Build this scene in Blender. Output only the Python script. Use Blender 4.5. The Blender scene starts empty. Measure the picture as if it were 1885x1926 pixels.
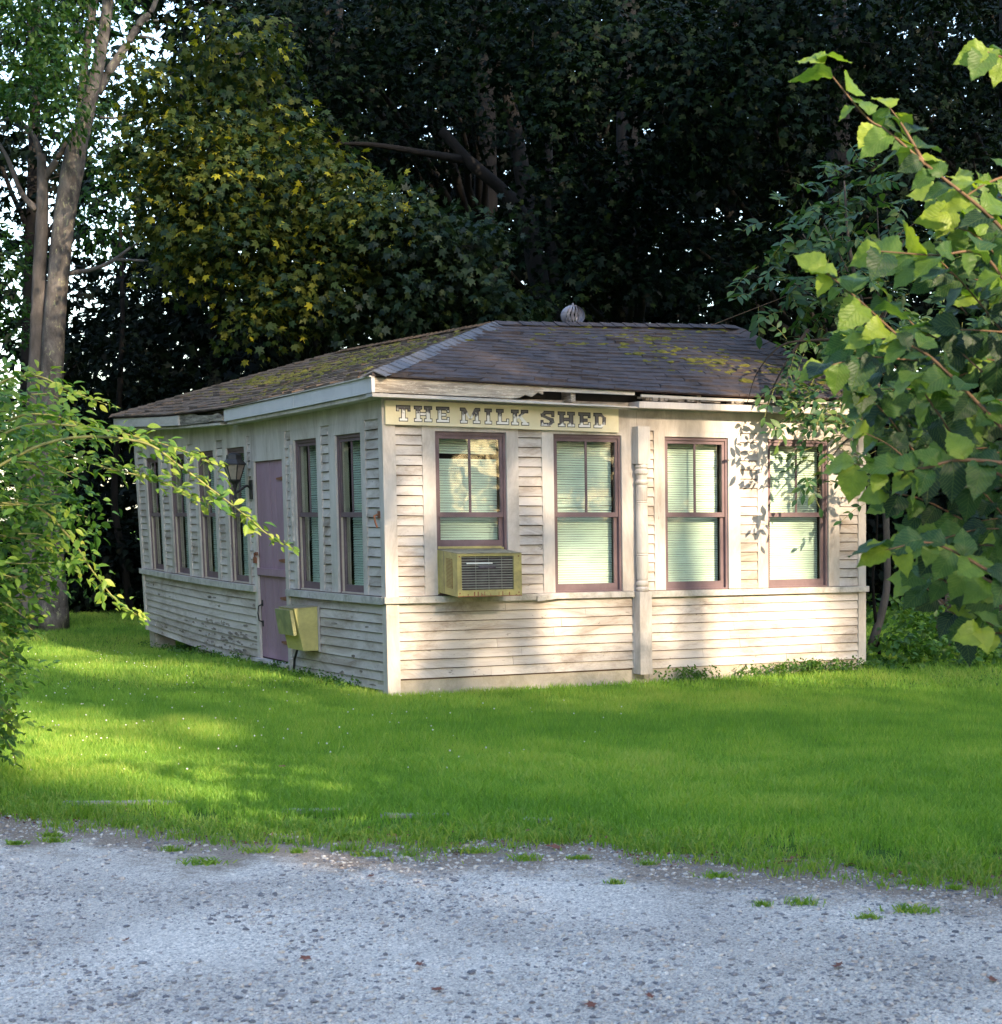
import bpy, math, random
import numpy as np
from mathutils import Vector, noise
R = math.radians
rng = np.random.default_rng(7)
random.seed(7)
scene = bpy.context.scene
COL = scene.collection
F = 3100.0                       # focal length in photo pixels
EYE = 1.5
CA = np.array([-.944, 14.0]); AX = np.array([.8993, .4371]); BX = np.array([-.4371, .8993])
WF, WL = 5.0, 8.42               # front width, left side length

def at(px, py, Y): return np.array([(px-942.5)/F*Y, Y, EYE-(py-968)/F*Y])
def sm(x, a, b):
    t = np.clip((x-a)/(b-a), 0, 1); return t*t*(3-2*t)
def gz(x, y):
    return -.2*sm(y, 15, 22)*sm(-x, .5, 5)+.03*sm(y, 14, 17)*sm(x, 1, 4)-.045*sm(y, 11, 13.5)

# ------------------------------------------------------------ materials
def new_mat(name):
    m = bpy.data.materials.new(name); m.use_nodes = True
    nt = m.node_tree; nt.nodes.clear()
    return m, nt, nt.nodes, nt.links
def N(ns, t, **kw):
    n = ns.new(t)
    for k, v in kw.items(): setattr(n, k, v)
    return n
def ramp(ns, stops):
    r = ns.new('ShaderNodeValToRGB'); e = r.color_ramp.elements
    while len(e) < len(stops): e.new(.5)
    for i, (p, c) in enumerate(stops):
        e[i].position = p; e[i].color = (*c, 1) if len(c) == 3 else c
    return r
def mixc(ns, ls, fac, a, b, mode='MIX'):
    m = N(ns, 'ShaderNodeMix', data_type='RGBA', blend_type=mode)
    for s, v in ((0, fac), (6, a), (7, b)):
        if hasattr(v, 'is_output'): ls.new(v, m.inputs[s])
        elif s == 0: m.inputs[0].default_value = v
        else: m.inputs[s].default_value = (*v, 1)
    return m.outputs[2]
def tex(ns, ls, co, scale, detail=4, rough=.6, dist=0, kind='ShaderNodeTexNoise'):
    n = ns.new(kind); n.inputs['Scale'].default_value = scale
    if kind == 'ShaderNodeTexNoise':
        n.inputs['Detail'].default_value = detail; n.inputs['Roughness'].default_value = rough; n.inputs['Distortion'].default_value = dist
    ls.new(co, n.inputs['Vector']); return n
def surf(name, base, var=.12, scale=6, rough=.7, stain=None, stain_amt=.3, peel=None, peel_lo=.62, stretch=(1, 1, 1), bump=.15, bscale=60, metallic=0, attr=False, spec=.35):
    """painted / weathered surface: base colour with noise variation, stains and peeling patches"""
    m, nt, ns, ls = new_mat(name)
    tc = N(ns, 'ShaderNodeTexCoord'); mp = N(ns, 'ShaderNodeMapping'); mp.inputs['Scale'].default_value = stretch
    ls.new(tc.outputs['Object'], mp.inputs['Vector']); co = mp.outputs['Vector']
    n1 = tex(ns, ls, co, scale, 5, .65)
    lo = tuple(max(0, c*(1-var*1.6)) for c in base); hi = tuple(min(1, c*(1+var)) for c in base)
    r1 = ramp(ns, [(.3, lo), (.7, hi)]); ls.new(n1.outputs['Fac'], r1.inputs[0]); c = r1.outputs[0]
    if stain:
        n2 = tex(ns, ls, co, scale*.35+1.3, 6, .75, .6); r2 = ramp(ns, [(.44, (0, 0, 0)), (.70, (stain_amt,)*3)])
        ls.new(n2.outputs['Fac'], r2.inputs[0]); c = mixc(ns, ls, r2.outputs[0], c, stain)
    if peel:
        n3 = tex(ns, ls, co, 16, 8, .8, .4); r3 = ramp(ns, [(peel_lo, (0, 0, 0)), (peel_lo+.03, (1, 1, 1))])
        ls.new(n3.outputs['Fac'], r3.inputs[0]); c = mixc(ns, ls, r3.outputs[0], c, peel)
    if attr:
        at_ = N(ns, 'ShaderNodeAttribute', attribute_name='rnd'); r4 = ramp(ns, [(0, (.86, .86, .87)), (1, (1.0, 1.0, 1.0))])
        ls.new(at_.outputs['Fac'], r4.inputs[0]); c = mixc(ns, ls, 1.0, c, r4.outputs[0], 'MULTIPLY')
    p = N(ns, 'ShaderNodeBsdfPrincipled'); ls.new(c, p.inputs['Base Color'])
    p.inputs['Roughness'].default_value = rough; p.inputs['Metallic'].default_value = metallic; p.inputs['Specular IOR Level'].default_value = spec
    nb = tex(ns, ls, co, bscale, 5, .7); b = N(ns, 'ShaderNodeBump'); b.inputs['Strength'].default_value = bump; b.inputs['Distance'].default_value = .01
    ls.new(nb.outputs['Fac'], b.inputs['Height']); ls.new(b.outputs[0], p.inputs['Normal'])
    o = N(ns, 'ShaderNodeOutputMaterial'); ls.new(p.outputs[0], o.inputs[0]); return m
def leafmat(name, cols, trans=.35, tcol=None, rough=.5, veins=False, spec=.4):
    m, nt, ns, ls = new_mat(name)
    at_ = N(ns, 'ShaderNodeAttribute', attribute_name='rnd')
    r = ramp(ns, [(i/(len(cols)-1) if len(cols) > 1 else 0, c) for i, c in enumerate(cols)])
    ls.new(at_.outputs['Fac'], r.inputs[0]); c = r.outputs[0]
    p = N(ns, 'ShaderNodeBsdfPrincipled'); p.inputs['Roughness'].default_value = rough; p.inputs['Specular IOR Level'].default_value = spec
    if veins:
        uv = N(ns, 'ShaderNodeUVMap'); sp = N(ns, 'ShaderNodeSeparateXYZ'); ls.new(uv.outputs[0], sp.inputs[0])
        ab = N(ns, 'ShaderNodeMath', operation='ABSOLUTE'); ls.new(sp.outputs[0], ab.inputs[0])
        m1 = N(ns, 'ShaderNodeMath', operation='MULTIPLY_ADD'); ls.new(ab.outputs[0], m1.inputs[0]); m1.inputs[1].default_value = -.45; ls.new(sp.outputs[1], m1.inputs[2])
        m2 = N(ns, 'ShaderNodeMath', operation='MULTIPLY'); ls.new(m1.outputs[0], m2.inputs[0]); m2.inputs[1].default_value = 9
        fr = N(ns, 'ShaderNodeMath', operation='FRACT'); ls.new(m2.outputs[0], fr.inputs[0])
        pp = N(ns, 'ShaderNodeMath', operation='PINGPONG'); ls.new(fr.outputs[0], pp.inputs[0]); pp.inputs[1].default_value = .5
        rv = ramp(ns, [(0, (1, 1, 1)), (.13, (0, 0, 0))]); ls.new(pp.outputs[0], rv.inputs[0])
        rm = ramp(ns, [(0, (1, 1, 1)), (.05, (0, 0, 0))]); ls.new(ab.outputs[0], rm.inputs[0])
        mx = N(ns, 'ShaderNodeMath', operation='MAXIMUM'); ls.new(rv.outputs[0], mx.inputs[0]); ls.new(rm.outputs[0], mx.inputs[1])
        ml = N(ns, 'ShaderNodeMath', operation='MULTIPLY'); ls.new(mx.outputs[0], ml.inputs[0]); ml.inputs[1].default_value = .35
        c = mixc(ns, ls, ml.outputs[0], c, (.22, .30, .08))
        tc = N(ns, 'ShaderNodeTexCoord'); nz = tex(ns, ls, tc.outputs['Object'], 45, 3, .6)
        rn = ramp(ns, [(.3, (.75, .8, .8)), (.7, (1.1, 1.05, 1))]); ls.new(nz.outputs['Fac'], rn.inputs[0]); c = mixc(ns, ls, 1., c, rn.outputs[0], 'MULTIPLY')
        b = N(ns, 'ShaderNodeBump'); b.inputs['Strength'].default_value = .5; b.inputs['Distance'].default_value = .003; b.invert = True
        ls.new(mx.outputs[0], b.inputs['Height']); ls.new(b.outputs[0], p.inputs['Normal'])
    ls.new(c, p.inputs['Base Color'])
    t = N(ns, 'ShaderNodeBsdfTranslucent')
    tc2 = mixc(ns, ls, 1.0, c, tcol or (1.5, 1.5, .5), 'MULTIPLY'); ls.new(tc2, t.inputs[0])
    mx = N(ns, 'ShaderNodeMixShader'); mx.inputs[0].default_value = trans
    ls.new(p.outputs[0], mx.inputs[1]); ls.new(t.outputs[0], mx.inputs[2])
    o = N(ns, 'ShaderNodeOutputMaterial'); ls.new(mx.outputs[0], o.inputs[0]); return m

M = {}
PAINT = (.59, .53, .485)
M['paint'] = surf('white_paint', PAINT, .09, 3, .65, (.24, .18, .13), .95, (.22, .19, .165), .62, stretch=(.45, .45, 1.6), bump=.2, attr=True)
M['trim'] = surf('trim_paint', (.59, .53, .49), .12, 3, .65, (.28, .23, .19), .8, (.27, .24, .22), .66, stretch=(1.3, 1.3, .4))
M['sill'] = surf('sill_paint', (.54, .50, .47), .15, 9, .75, (.20, .19, .15), .8, (.25, .22, .19), .60, bump=.4)
M['fascia'] = surf('fascia_paint', (.58, .53, .50), .1, 4, .65, (.30, .27, .25), .6, (.40, .33, .27), .68, stretch=(.6, .6, 3), bump=.3)
M['metalwrap'] = surf('metal_wrap', (.62, .60, .62), .05, 2, .45, (.35, .35, .37), .35)
M['rotten'] = surf('rotten_wood', (.36, .31, .26), .5, 9, .9, (.07, .055, .045), .9, (.60, .54, .48), .60, stretch=(.5, .5, 4), bump=1, bscale=30)
M['weathered'] = surf('weathered_board', (.50, .42, .34), .35, 5, .85, (.20, .15, .12), .7, (.68, .60, .50), .55, stretch=(.5, .5, 5), bump=.6, bscale=30)
M['mauve'] = surf('mauve_paint', (.165, .112, .122), .15, 6, .6, (.12, .07, .08), .4, (.5, .42, .42), .74)
M['door'] = surf('door_paint', (.34, .215, .27), .12, 3, .65, (.22, .13, .16), .5, (.48, .42, .42), .77, stretch=(1, 1, .4))
M['doorgap'] = surf('door_gap', (.10, .06, .075), .1)
M['jamb'] = surf('jamb', (.50, .42, .33), .12, 5, .7, (.3, .25, .2), .4)
M['dark'] = surf('dark_cavity_shade', (.035, .032, .03), .2)  # near-black stand-in for the shade in the crawlspace and eave gap
M['core'] = surf('wall_core', (.10, .055, .04), .2)  # dark red-brown, also serves as painted shadow lines between the siding boards
M['concrete'] = surf('foundation_plaster', (.50, .435, .36), .15, 3, .85, (.24, .22, .15), .8, (.34, .30, .24), .68, bump=.4)
M['blind'] = surf('blind_slats', (.74, .79, .72), .04, 2, .5, attr=True)
M['curtain'] = surf('curtain', (.42, .36, .26), .15)
M['signboard'] = surf('sign_board', (.74, .66, .47), .06, 3, .6, (.55, .44, .25), .35)
M['ink'] = surf('letter_outline', (.025, .02, .025), .2, rough=.7)
M['gold'] = surf('gold_enamel', (.42, .36, .14), .14, 7, .5, (.16, .15, .08), .75, (.22, .12, .06), .72)
M['goldlite'] = surf('yellow_enamel', (.56, .50, .19), .08, 5, .5, (.28, .24, .10), .6, (.22, .11, .05), .74)
M['olive'] = surf('olive_enamel', (.24, .25, .13), .2, 8, .6, (.45, .42, .16), .6)
M['grime'] = surf('grimy_top', (.24, .21, .15), .4, 14, .8, (.42, .38, .22), .7)
M['grille'] = surf('grille', (.085, .07, .085), .3, 12, .6, (.25, .24, .26), .4)
M['fin'] = surf('grille_fin', (.34, .35, .33), .15, 12, .5)
M['whitestrip'] = surf('white_strip', (.75, .75, .72), .05)
M['rust'] = surf('rust', (.24, .10, .055), .3, 20, .85)
M['black'] = surf('black_metal', (.03, .028, .03), .3, 10, .5)
M['lampglass'] = surf('dusty_glass', (.30, .26, .22), .2, 10, .3)
M['vent'] = surf('vent_metal', (.22, .22, .26), .2, 8, .35, (.15, .08, .06), .6, metallic=.2)
M['asphalt'] = surf('asphalt_shingle', (.068, .058, .064), .35, 5, .9, (.10, .062, .04), .7, None, attr=True, bump=.6, bscale=150)
M['hipcap'] = surf('hip_cap_shingle', (.13, .135, .155), .15, 5, .85, attr=True, bump=.5, bscale=150)
M['brownroof'] = surf('lichened_shingle', (.14, .098, .065), .4, 6, .95, (.10, .085, .08), .7, (.36, .31, .22), .66, attr=True, bump=.7, bscale=120)
M['moss'] = surf('moss', (.13, .12, .018), .5, 14, 1, (.22, .18, .02), .6, bump=1, bscale=120)
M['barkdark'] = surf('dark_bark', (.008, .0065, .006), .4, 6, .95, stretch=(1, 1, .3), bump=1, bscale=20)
M['barkgrey'] = surf('grey_bark', (.13, .112, .105), .35, 7, .95, (.05, .045, .04), .8, (.22, .22, .15), .62, stretch=(1, 1, .35), bump=1, bscale=22)
M['barkpale'] = surf('pale_lichen_bark', (.16, .14, .13), .35, 8, .95, (.035, .03, .028), .9, (.28, .28, .17), .57, stretch=(1, 1, .5), bump=1, bscale=22)
M['twig'] = surf('twig_bark', (.15, .09, .05), .3, 20, .8)
M['greentwig'] = surf('green_twig', (.22, .22, .07), .3, 20, .7)
M['fencewood'] = surf('dark_fence_wood', (.06, .05, .045), .3)
M['granite'] = surf('granite', (.33, .31, .29), .2, 30, .8, (.30, .28, .26), .5, bump=.6)
M['deadleaf'] = surf('dead_leaf', (.20, .075, .05), .4, 30, .8)
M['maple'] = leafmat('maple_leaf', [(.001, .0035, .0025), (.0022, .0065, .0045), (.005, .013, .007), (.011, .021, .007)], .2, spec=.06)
M['mapleteal_lit'] = leafmat('maple_leaf_painted_lit', [(.006, .016, .013), (.011, .027, .018), (.018, .038, .018), (.034, .052, .014)], .25, spec=.2)  # brighter blue-green copy of the maple leaf, light painted into its colour
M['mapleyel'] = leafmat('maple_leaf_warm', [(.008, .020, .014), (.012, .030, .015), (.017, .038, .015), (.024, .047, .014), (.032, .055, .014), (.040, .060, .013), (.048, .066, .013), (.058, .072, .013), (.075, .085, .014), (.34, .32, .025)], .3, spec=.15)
M['mapledark'] = leafmat('maple_leaf_dark', [(.0018, .004, .0035), (.003, .007, .005), (.005, .011, .006)], .2, spec=.08)  # near-black copy for the rear trees, woodland shade painted into the colour
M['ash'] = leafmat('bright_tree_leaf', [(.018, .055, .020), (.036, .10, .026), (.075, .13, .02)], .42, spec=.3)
M['sapling'] = leafmat('sapling_leaf', [(.018, .055, .022), (.035, .095, .028), (.085, .14, .028)], .33)
M['elm'] = leafmat('elm_leaf', [(.012, .040, .02), (.035, .10, .025), (.13, .23, .03), (.30, .38, .05)], .42, veins=True, rough=.5, spec=.45)
M['shrub'] = leafmat('shrub_leaf', [(.05, .13, .03), (.11, .22, .03), (.22, .31, .04), (.38, .42, .08)], .42)
M['weed'] = leafmat('weed_leaf', [(.035, .10, .02), (.07, .17, .025), (.12, .22, .03)], .35)
M['grass'] = leafmat('grass_blade', [(.135, .275, .045), (.20, .37, .06), (.29, .44, .075), (.44, .50, .13)], .45, spec=.25)
M['tuft'] = leafmat('tuft_blade', [(.12, .25, .035), (.20, .34, .05), (.33, .38, .09)], .45, spec=.3)
M['clover'] = surf('clover_flower', (.75, .75, .65), .05)

# glass: fresnel reflection over clear, slightly green panes
m, nt, ns, ls = new_mat('window_glass')
geo = N(ns, 'ShaderNodeNewGeometry'); ior = N(ns, 'ShaderNodeMapRange'); ls.new(geo.outputs['Backfacing'], ior.inputs[0]); ior.inputs[3].default_value = 1.5; ior.inputs[4].default_value = 1/1.5
fr = N(ns, 'ShaderNodeFresnel'); ls.new(ior.outputs[0], fr.inputs[0])
tr = N(ns, 'ShaderNodeBsdfTransparent'); tr.inputs[0].default_value = (.94, .985, .955, 1)
gl = N(ns, 'ShaderNodeBsdfGlossy'); gl.inputs['Roughness'].default_value = .03
tc = N(ns, 'ShaderNodeTexCoord'); nz = tex(ns, ls, tc.outputs['Object'], 2.5, 2); bp = N(ns, 'ShaderNodeBump'); bp.inputs['Strength'].default_value = .04; bp.inputs['Distance'].default_value = .05
ls.new(nz.outputs['Fac'], bp.inputs['Height']); ls.new(bp.outputs[0], gl.inputs['Normal'])
mx = N(ns, 'ShaderNodeMixShader'); ls.new(fr.outputs[0], mx.inputs[0]); ls.new(tr.outputs[0], mx.inputs[1]); ls.new(gl.outputs[0], mx.inputs[2])
o = N(ns, 'ShaderNodeOutputMaterial'); ls.new(mx.outputs[0], o.inputs[0]); M['glass'] = m
# hand painted letter fill: white below, charcoal shading towards the top
m, nt, ns, ls = new_mat('letter_fill')
av = N(ns, 'ShaderNodeAttribute', attribute_name='rnd'); tc = N(ns, 'ShaderNodeTexCoord'); nz = tex(ns, ls, tc.outputs['Object'], 30, 4)
ad = N(ns, 'ShaderNodeMath', operation='MULTIPLY_ADD'); ls.new(nz.outputs['Fac'], ad.inputs[0]); ad.inputs[1].default_value = .7; ls.new(av.outputs['Fac'], ad.inputs[2])
r = ramp(ns, [(.0, (.82, .80, .80)), (.70, (.80, .78, .78)), (.80, (.10, .09, .11)), (1, (.12, .11, .12))]); ls.new(ad.outputs[0], r.inputs[0])
p = N(ns, 'ShaderNodeBsdfPrincipled'); ls.new(r.outputs[0], p.inputs['Base Color']); p.inputs['Roughness'].default_value = .6
o = N(ns, 'ShaderNodeOutputMaterial'); ls.new(p.outputs[0], o.inputs[0]); M['letter'] = m
# lawn soil / thatch
m, nt, ns, ls = new_mat('lawn_ground')
tc = N(ns, 'ShaderNodeTexCoord'); n1 = tex(ns, ls, tc.outputs['Object'], .8, 4); n2 = tex(ns, ls, tc.outputs['Object'], 40, 5, .8)
r1 = ramp(ns, [(.35, (.08, .18, .03)), (.65, (.12, .23, .035))]); ls.new(n1.outputs['Fac'], r1.inputs[0])
r2 = ramp(ns, [(.3, (.5, .5, .5)), (.7, (1.2, 1.2, 1.1))]); ls.new(n2.outputs['Fac'], r2.inputs[0])
c = mixc(ns, ls, 1., r1.outputs[0], r2.outputs[0], 'MULTIPLY')
p = N(ns, 'ShaderNodeBsdfPrincipled'); ls.new(c, p.inputs['Base Color']); p.inputs['Roughness'].default_value = 1; p.inputs['Specular IOR Level'].default_value = .1
b = N(ns, 'ShaderNodeBump'); b.inputs['Strength'].default_value = 1; b.inputs['Distance'].default_value = .03; ls.new(n2.outputs['Fac'], b.inputs['Height']); ls.new(b.outputs[0], p.inputs['Normal'])
o = N(ns, 'ShaderNodeOutputMaterial'); ls.new(p.outputs[0], o.inputs[0]); M['lawn'] = m
# gravel
m, nt, ns, ls = new_mat('gravel')
tc = N(ns, 'ShaderNodeTexCoord'); co = tc.outputs['Object']
n1 = tex(ns, ls, co, .7, 4, .6, .5); r1 = ramp(ns, [(.3, (.42, .375, .335)), (.7, (.80, .725, .65))]); ls.new(n1.outputs['Fac'], r1.inputs[0])
v1 = tex(ns, ls, co, 105, kind='ShaderNodeTexVoronoi'); rv = ramp(ns, [(0, (.30, .30, .32)), (.25, (.80, .79, .79)), (.6, (1, 1, 1)), (1, (1.3, 1.28, 1.25))]); ls.new(v1.outputs['Color'], rv.inputs[0])
v2 = tex(ns, ls, co, 170, kind='ShaderNodeTexVoronoi'); rv2 = ramp(ns, [(0, (.55, .56, .6)), (1, (1.35, 1.35, 1.33))]); ls.new(v2.outputs['Color'], rv2.inputs[0])
n4 = tex(ns, ls, co, 1.9, 5, .7); r4 = ramp(ns, [(.5, (1, 1, 1)), (.8, (.3, .3, .3))]); ls.new(n4.outputs['Fac'], r4.inputs[0])
c = mixc(ns, ls, r4.outputs[0], r1.outputs[0], mixc(ns, ls, 1., r1.outputs[0], rv.outputs[0], 'MULTIPLY')); c = mixc(ns, ls, .95, c, mixc(ns, ls, 1., c, rv2.outputs[0], 'MULTIPLY'))
av = N(ns, 'ShaderNodeAttribute', attribute_name='rnd'); n7 = tex(ns, ls, co, 3.5, 5, .75); m7 = N(ns, 'ShaderNodeMath', operation='ADD'); ls.new(n7.outputs['Fac'], m7.inputs[0]); ls.new(av.outputs['Fac'], m7.inputs[1])
r7 = ramp(ns, [(.72, (0, 0, 0)), (1.0, (.75, .75, .75))]); ls.new(m7.outputs[0], r7.inputs[0]); c = mixc(ns, ls, r7.outputs[0], c, (.17, .115, .075))
p = N(ns, 'ShaderNodeBsdfPrincipled'); ls.new(c, p.inputs['Base Color']); p.inputs['Roughness'].default_value = .95; p.inputs['Specular IOR Level'].default_value = .2
b = N(ns, 'ShaderNodeBump'); b.inputs['Strength'].default_value = .7; b.inputs['Distance'].default_value = .008; ls.new(v1.outputs['Distance'], b.inputs['Height'])
n5 = tex(ns, ls, co, 200, 3, .7); b2 = N(ns, 'ShaderNodeBump'); b2.inputs['Strength'].default_value = .5; b2.inputs['Distance'].default_value = .004; ls.new(n5.outputs['Fac'], b2.inputs['Height']); ls.new(b.outputs[0], b2.inputs['Normal']); ls.new(b2.outputs[0], p.inputs['Normal'])
o = N(ns, 'ShaderNodeOutputMaterial'); ls.new(p.outputs[0], o.inputs[0]); M['gravel'] = m
m, nt, ns, ls = new_mat('pebble')
av = N(ns, 'ShaderNodeAttribute', attribute_name='rnd'); r = ramp(ns, [(0, (.13, .13, .15)), (.3, (.30, .29, .30)), (.6, (.48, .46, .44)), (.85, (.60, .56, .52)), (.95, (.48, .38, .31)), (1, (.74, .73, .72))]); ls.new(av.outputs['Fac'], r.inputs[0])
p = N(ns, 'ShaderNodeBsdfPrincipled'); ls.new(r.outputs[0], p.inputs['Base Color']); p.inputs['Roughness'].default_value = .85
o = N(ns, 'ShaderNodeOutputMaterial'); ls.new(p.outputs[0], o.inputs[0]); M['pebble'] = m

# ------------------------------------------------------------ object helpers
def tag(o, label=None, cat=None, group=None, kind=None):
    if label: o['label'] = label
    if cat: o['category'] = cat
    if group: o['group'] = group
    if kind: o['kind'] = kind
    return o
def worldloc(o):
    l = Vector((0, 0, 0))
    while o: l += o.location; o = o.parent
    return l
def empty(name, loc, label, cat, group=None):
    o = bpy.data.objects.new(name, None); COL.objects.link(o); o.location = tuple(loc); o.empty_display_size = .2
    return tag(o, label, cat, group)
def mesh_obj(name, V, Fc, mat, parent=None, rnd=None, uv=None, smooth=False, origin=None):
    """V (n,3) world coordinates; Fc: array (m,3)/(m,4) or list of tuples"""
    V = np.asarray(V, dtype=np.float64)
    off = np.array(worldloc(parent)) if parent else (np.array(origin) if origin is not None else np.zeros(3))
    V = V-off
    me = bpy.data.meshes.new(name)
    if isinstance(Fc, np.ndarray):
        k = Fc.shape[1]; nf = len(Fc)
        me.vertices.add(len(V)); me.vertices.foreach_set('co', V.astype(np.float32).ravel())
        me.loops.add(nf*k); me.loops.foreach_set('vertex_index', Fc.astype(np.int32).ravel())
        me.polygons.add(nf); me.polygons.foreach_set('loop_start', np.arange(0, nf*k, k, dtype=np.int32))
        me.update(calc_edges=True)
    else:
        me.from_pydata(V.tolist(), [], Fc); me.update()
    if rnd is not None:
        a_ = me.attributes.new('rnd', 'FLOAT', 'POINT'); a_.data.foreach_set('value', np.asarray(rnd, dtype=np.float32))
    if uv is not None:
        ul = me.uv_layers.new(name='UVMap'); li = np.empty(len(me.loops), dtype=np.int32); me.loops.foreach_get('vertex_index', li)
        ul.data.foreach_set('uv', np.asarray(uv, dtype=np.float32)[li].ravel())
    if smooth: me.polygons.foreach_set('use_smooth', np.ones(len(me.polygons), dtype=bool))
    mats = mat if isinstance(mat, list) else [mat]
    for mm in mats: me.materials.append(M[mm])
    o = bpy.data.objects.new(name, me); COL.objects.link(o)
    if parent: o.parent = parent
    elif origin is not None: o.location = tuple(origin)
    return o

class MB:
    def __init__(s): s.v = []; s.f = []; s.r = []
    def add(s, vs, fs, r=None):
        n = len(s.v); s.v += [tuple(p) for p in vs]; s.f += [tuple(n+i for i in q) for q in fs]; s.r += [random.random() if r is None else r]*len(vs)
    def box(s, x0, x1, y0, y1, z0, z1, nx=1, ny=1, nz=1, r=None):
        """box with optional subdivision along ONE axis (so a warp can bend it)"""
        ax = 0 if nx > 1 else (1 if ny > 1 else (2 if nz > 1 else 0)); n = max(nx, ny, nz)
        lo = [x0, y0, z0]; hi = [x1, y1, z1]; o1, o2 = [i for i in range(3) if i != ax]
        vs = []
        for i in range(n+1):
            t = lo[ax]+(hi[ax]-lo[ax])*i/n
            for a_, b_ in ((0, 0), (1, 0), (1, 1), (0, 1)):
                p = [0, 0, 0]; p[ax] = t; p[o1] = (lo, hi)[a_][o1]; p[o2] = (lo, hi)[b_][o2]; vs.append(p)
        fs = [(0, 1, 2, 3), tuple(4*n+k for k in (3, 2, 1, 0))]
        for i in range(n):
            for k in range(4): fs.append((4*i+k, 4*i+4+k, 4*i+4+(k+1) % 4, 4*i+(k+1) % 4))
        s.add(vs, fs, r)
    def prism(s, pts, d0, d1, fn, r=None):
        """2-D polygon extruded from depth d0 to d1, fn(a,b,d)->point"""
        n = len(pts); vs = [fn(a_, b_, d0) for a_, b_ in pts]+[fn(a_, b_, d1) for a_, b_ in pts]
        fs = [tuple(range(n)), tuple(range(2*n-1, n-1, -1))]+[(i, i+n, (i+1) % n+n, (i+1) % n) for i in range(n)]
        s.add(vs, fs, r)
    def tube(s, pts, rad, n=8, cap=True, bumpy=0):
        pts = [Vector(p) for p in pts]; vs = []; up = Vector((.3, .2, 1)).normalized()
        for i, p in enumerate(pts):
            d = (pts[min(i+1, len(pts)-1)]-pts[max(i-1, 0)]).normalized()
            u = d.cross(up if abs(d.dot(up)) < .95 else Vector((1, 0, 0))).normalized(); w = d.cross(u)
            rr = rad[i] if hasattr(rad, '__len__') else rad
            for k in range(n):
                a_ = 2*math.pi*k/n; q = rr*(1+bumpy*math.sin(3*a_+i*.7)*.5+bumpy*(random.random()-.5))
                vs.append(p+u*math.cos(a_)*q+w*math.sin(a_)*q)
        fs = [(i*n+k, i*n+(k+1) % n, (i+1)*n+(k+1) % n, (i+1)*n+k) for i in range(len(pts)-1) for k in range(n)]
        if cap: fs += [tuple(range(n-1, -1, -1)), tuple(range((len(pts)-1)*n, len(pts)*n))]
        s.add(vs, fs)
    def lathe(s, prof, cen, n=20, fn=None):
        vs = []
        for r_, z in prof:
            for k in range(n):
                a_ = 2*math.pi*k/n; vs.append((cen[0]+r_*math.cos(a_), cen[1]+r_*math.sin(a_), z))
        fs = [(i*n+k, i*n+(k+1) % n, (i+1)*n+(k+1) % n, (i+1)*n+k) for i in range(len(prof)-1) for k in range(n)]
        fs += [tuple(range(n-1, -1, -1)), tuple(range((len(prof)-1)*n, len(prof)*n))]
        s.add(vs, fs)
    def build(s, name, mat, parent=None, tf=None, smooth=False, origin=None):
        V = np.array(s.v, dtype=float)
        if tf: V = tf(V)
        o = mesh_obj(name, V, s.f, mat, parent, rnd=s.r, smooth=smooth, origin=origin)
        return o
def smooth_path(pts, n=6):
    """Catmull-Rom through points"""
    P = [np.array(p, float) for p in pts]; P = [2*P[0]-P[1]]+P+[2*P[-1]-P[-2]]; out = []
    for i in range(1, len(P)-2):
        for k in range(n):
            t = k/n; a0, b0, c0, d0 = P[i-1], P[i], P[i+1], P[i+2]
            out.append(.5*((2*b0)+(-a0+c0)*t+(2*a0-5*b0+4*c0-d0)*t*t+(-a0+3*b0-3*c0+d0)*t**3))
    out.append(P[-2]); return out

# ------------------------------------------------------------ shed: local (u along front, v along left side, z) -> world
def W(V):
    V = np.asarray(V, float).copy(); u, v, z = V[:, 0].copy(), V[:, 1].copy(), V[:, 2].copy()
    k = .024+.04*np.clip(v/WL, 0, 1); fade = 1-np.clip(u/5, 0, 1)
    sag = -.075*np.sin(np.pi*np.clip(v/WL, 0, 1))*np.clip((1.45-z)/1.3, 0, 1)*(1-np.clip(u/2.5, 0, 1))
    un = u-z*k*fade
    return np.stack([CA[0]+AX[0]*un+BX[0]*v, CA[1]+AX[1]*un+BX[1]*v, z+sag], 1)
def front(s, out, z): return (s, -out, z)
def left(s, out, z): return (-out, s, z)
def fbox(mb, face, s0, s1, o0, o1, z0, z1, r=None, seg=True):
    n = max(1, int((s1-s0)/.5)) if seg and s1-s0 > .6 else 1
    if face == 'f': mb.box(s0, s1, -o1, -o0, z0, z1, nx=n, r=r)
    else: mb.box(-o1, -o0, s0, s1, z0, z1, ny=n, r=r)

shed = empty('clapboard_shed', (*CA, 0), 'weathered white clapboard shed with mauve windows, mauve plank door and mossy hip roof', 'shed')

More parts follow.
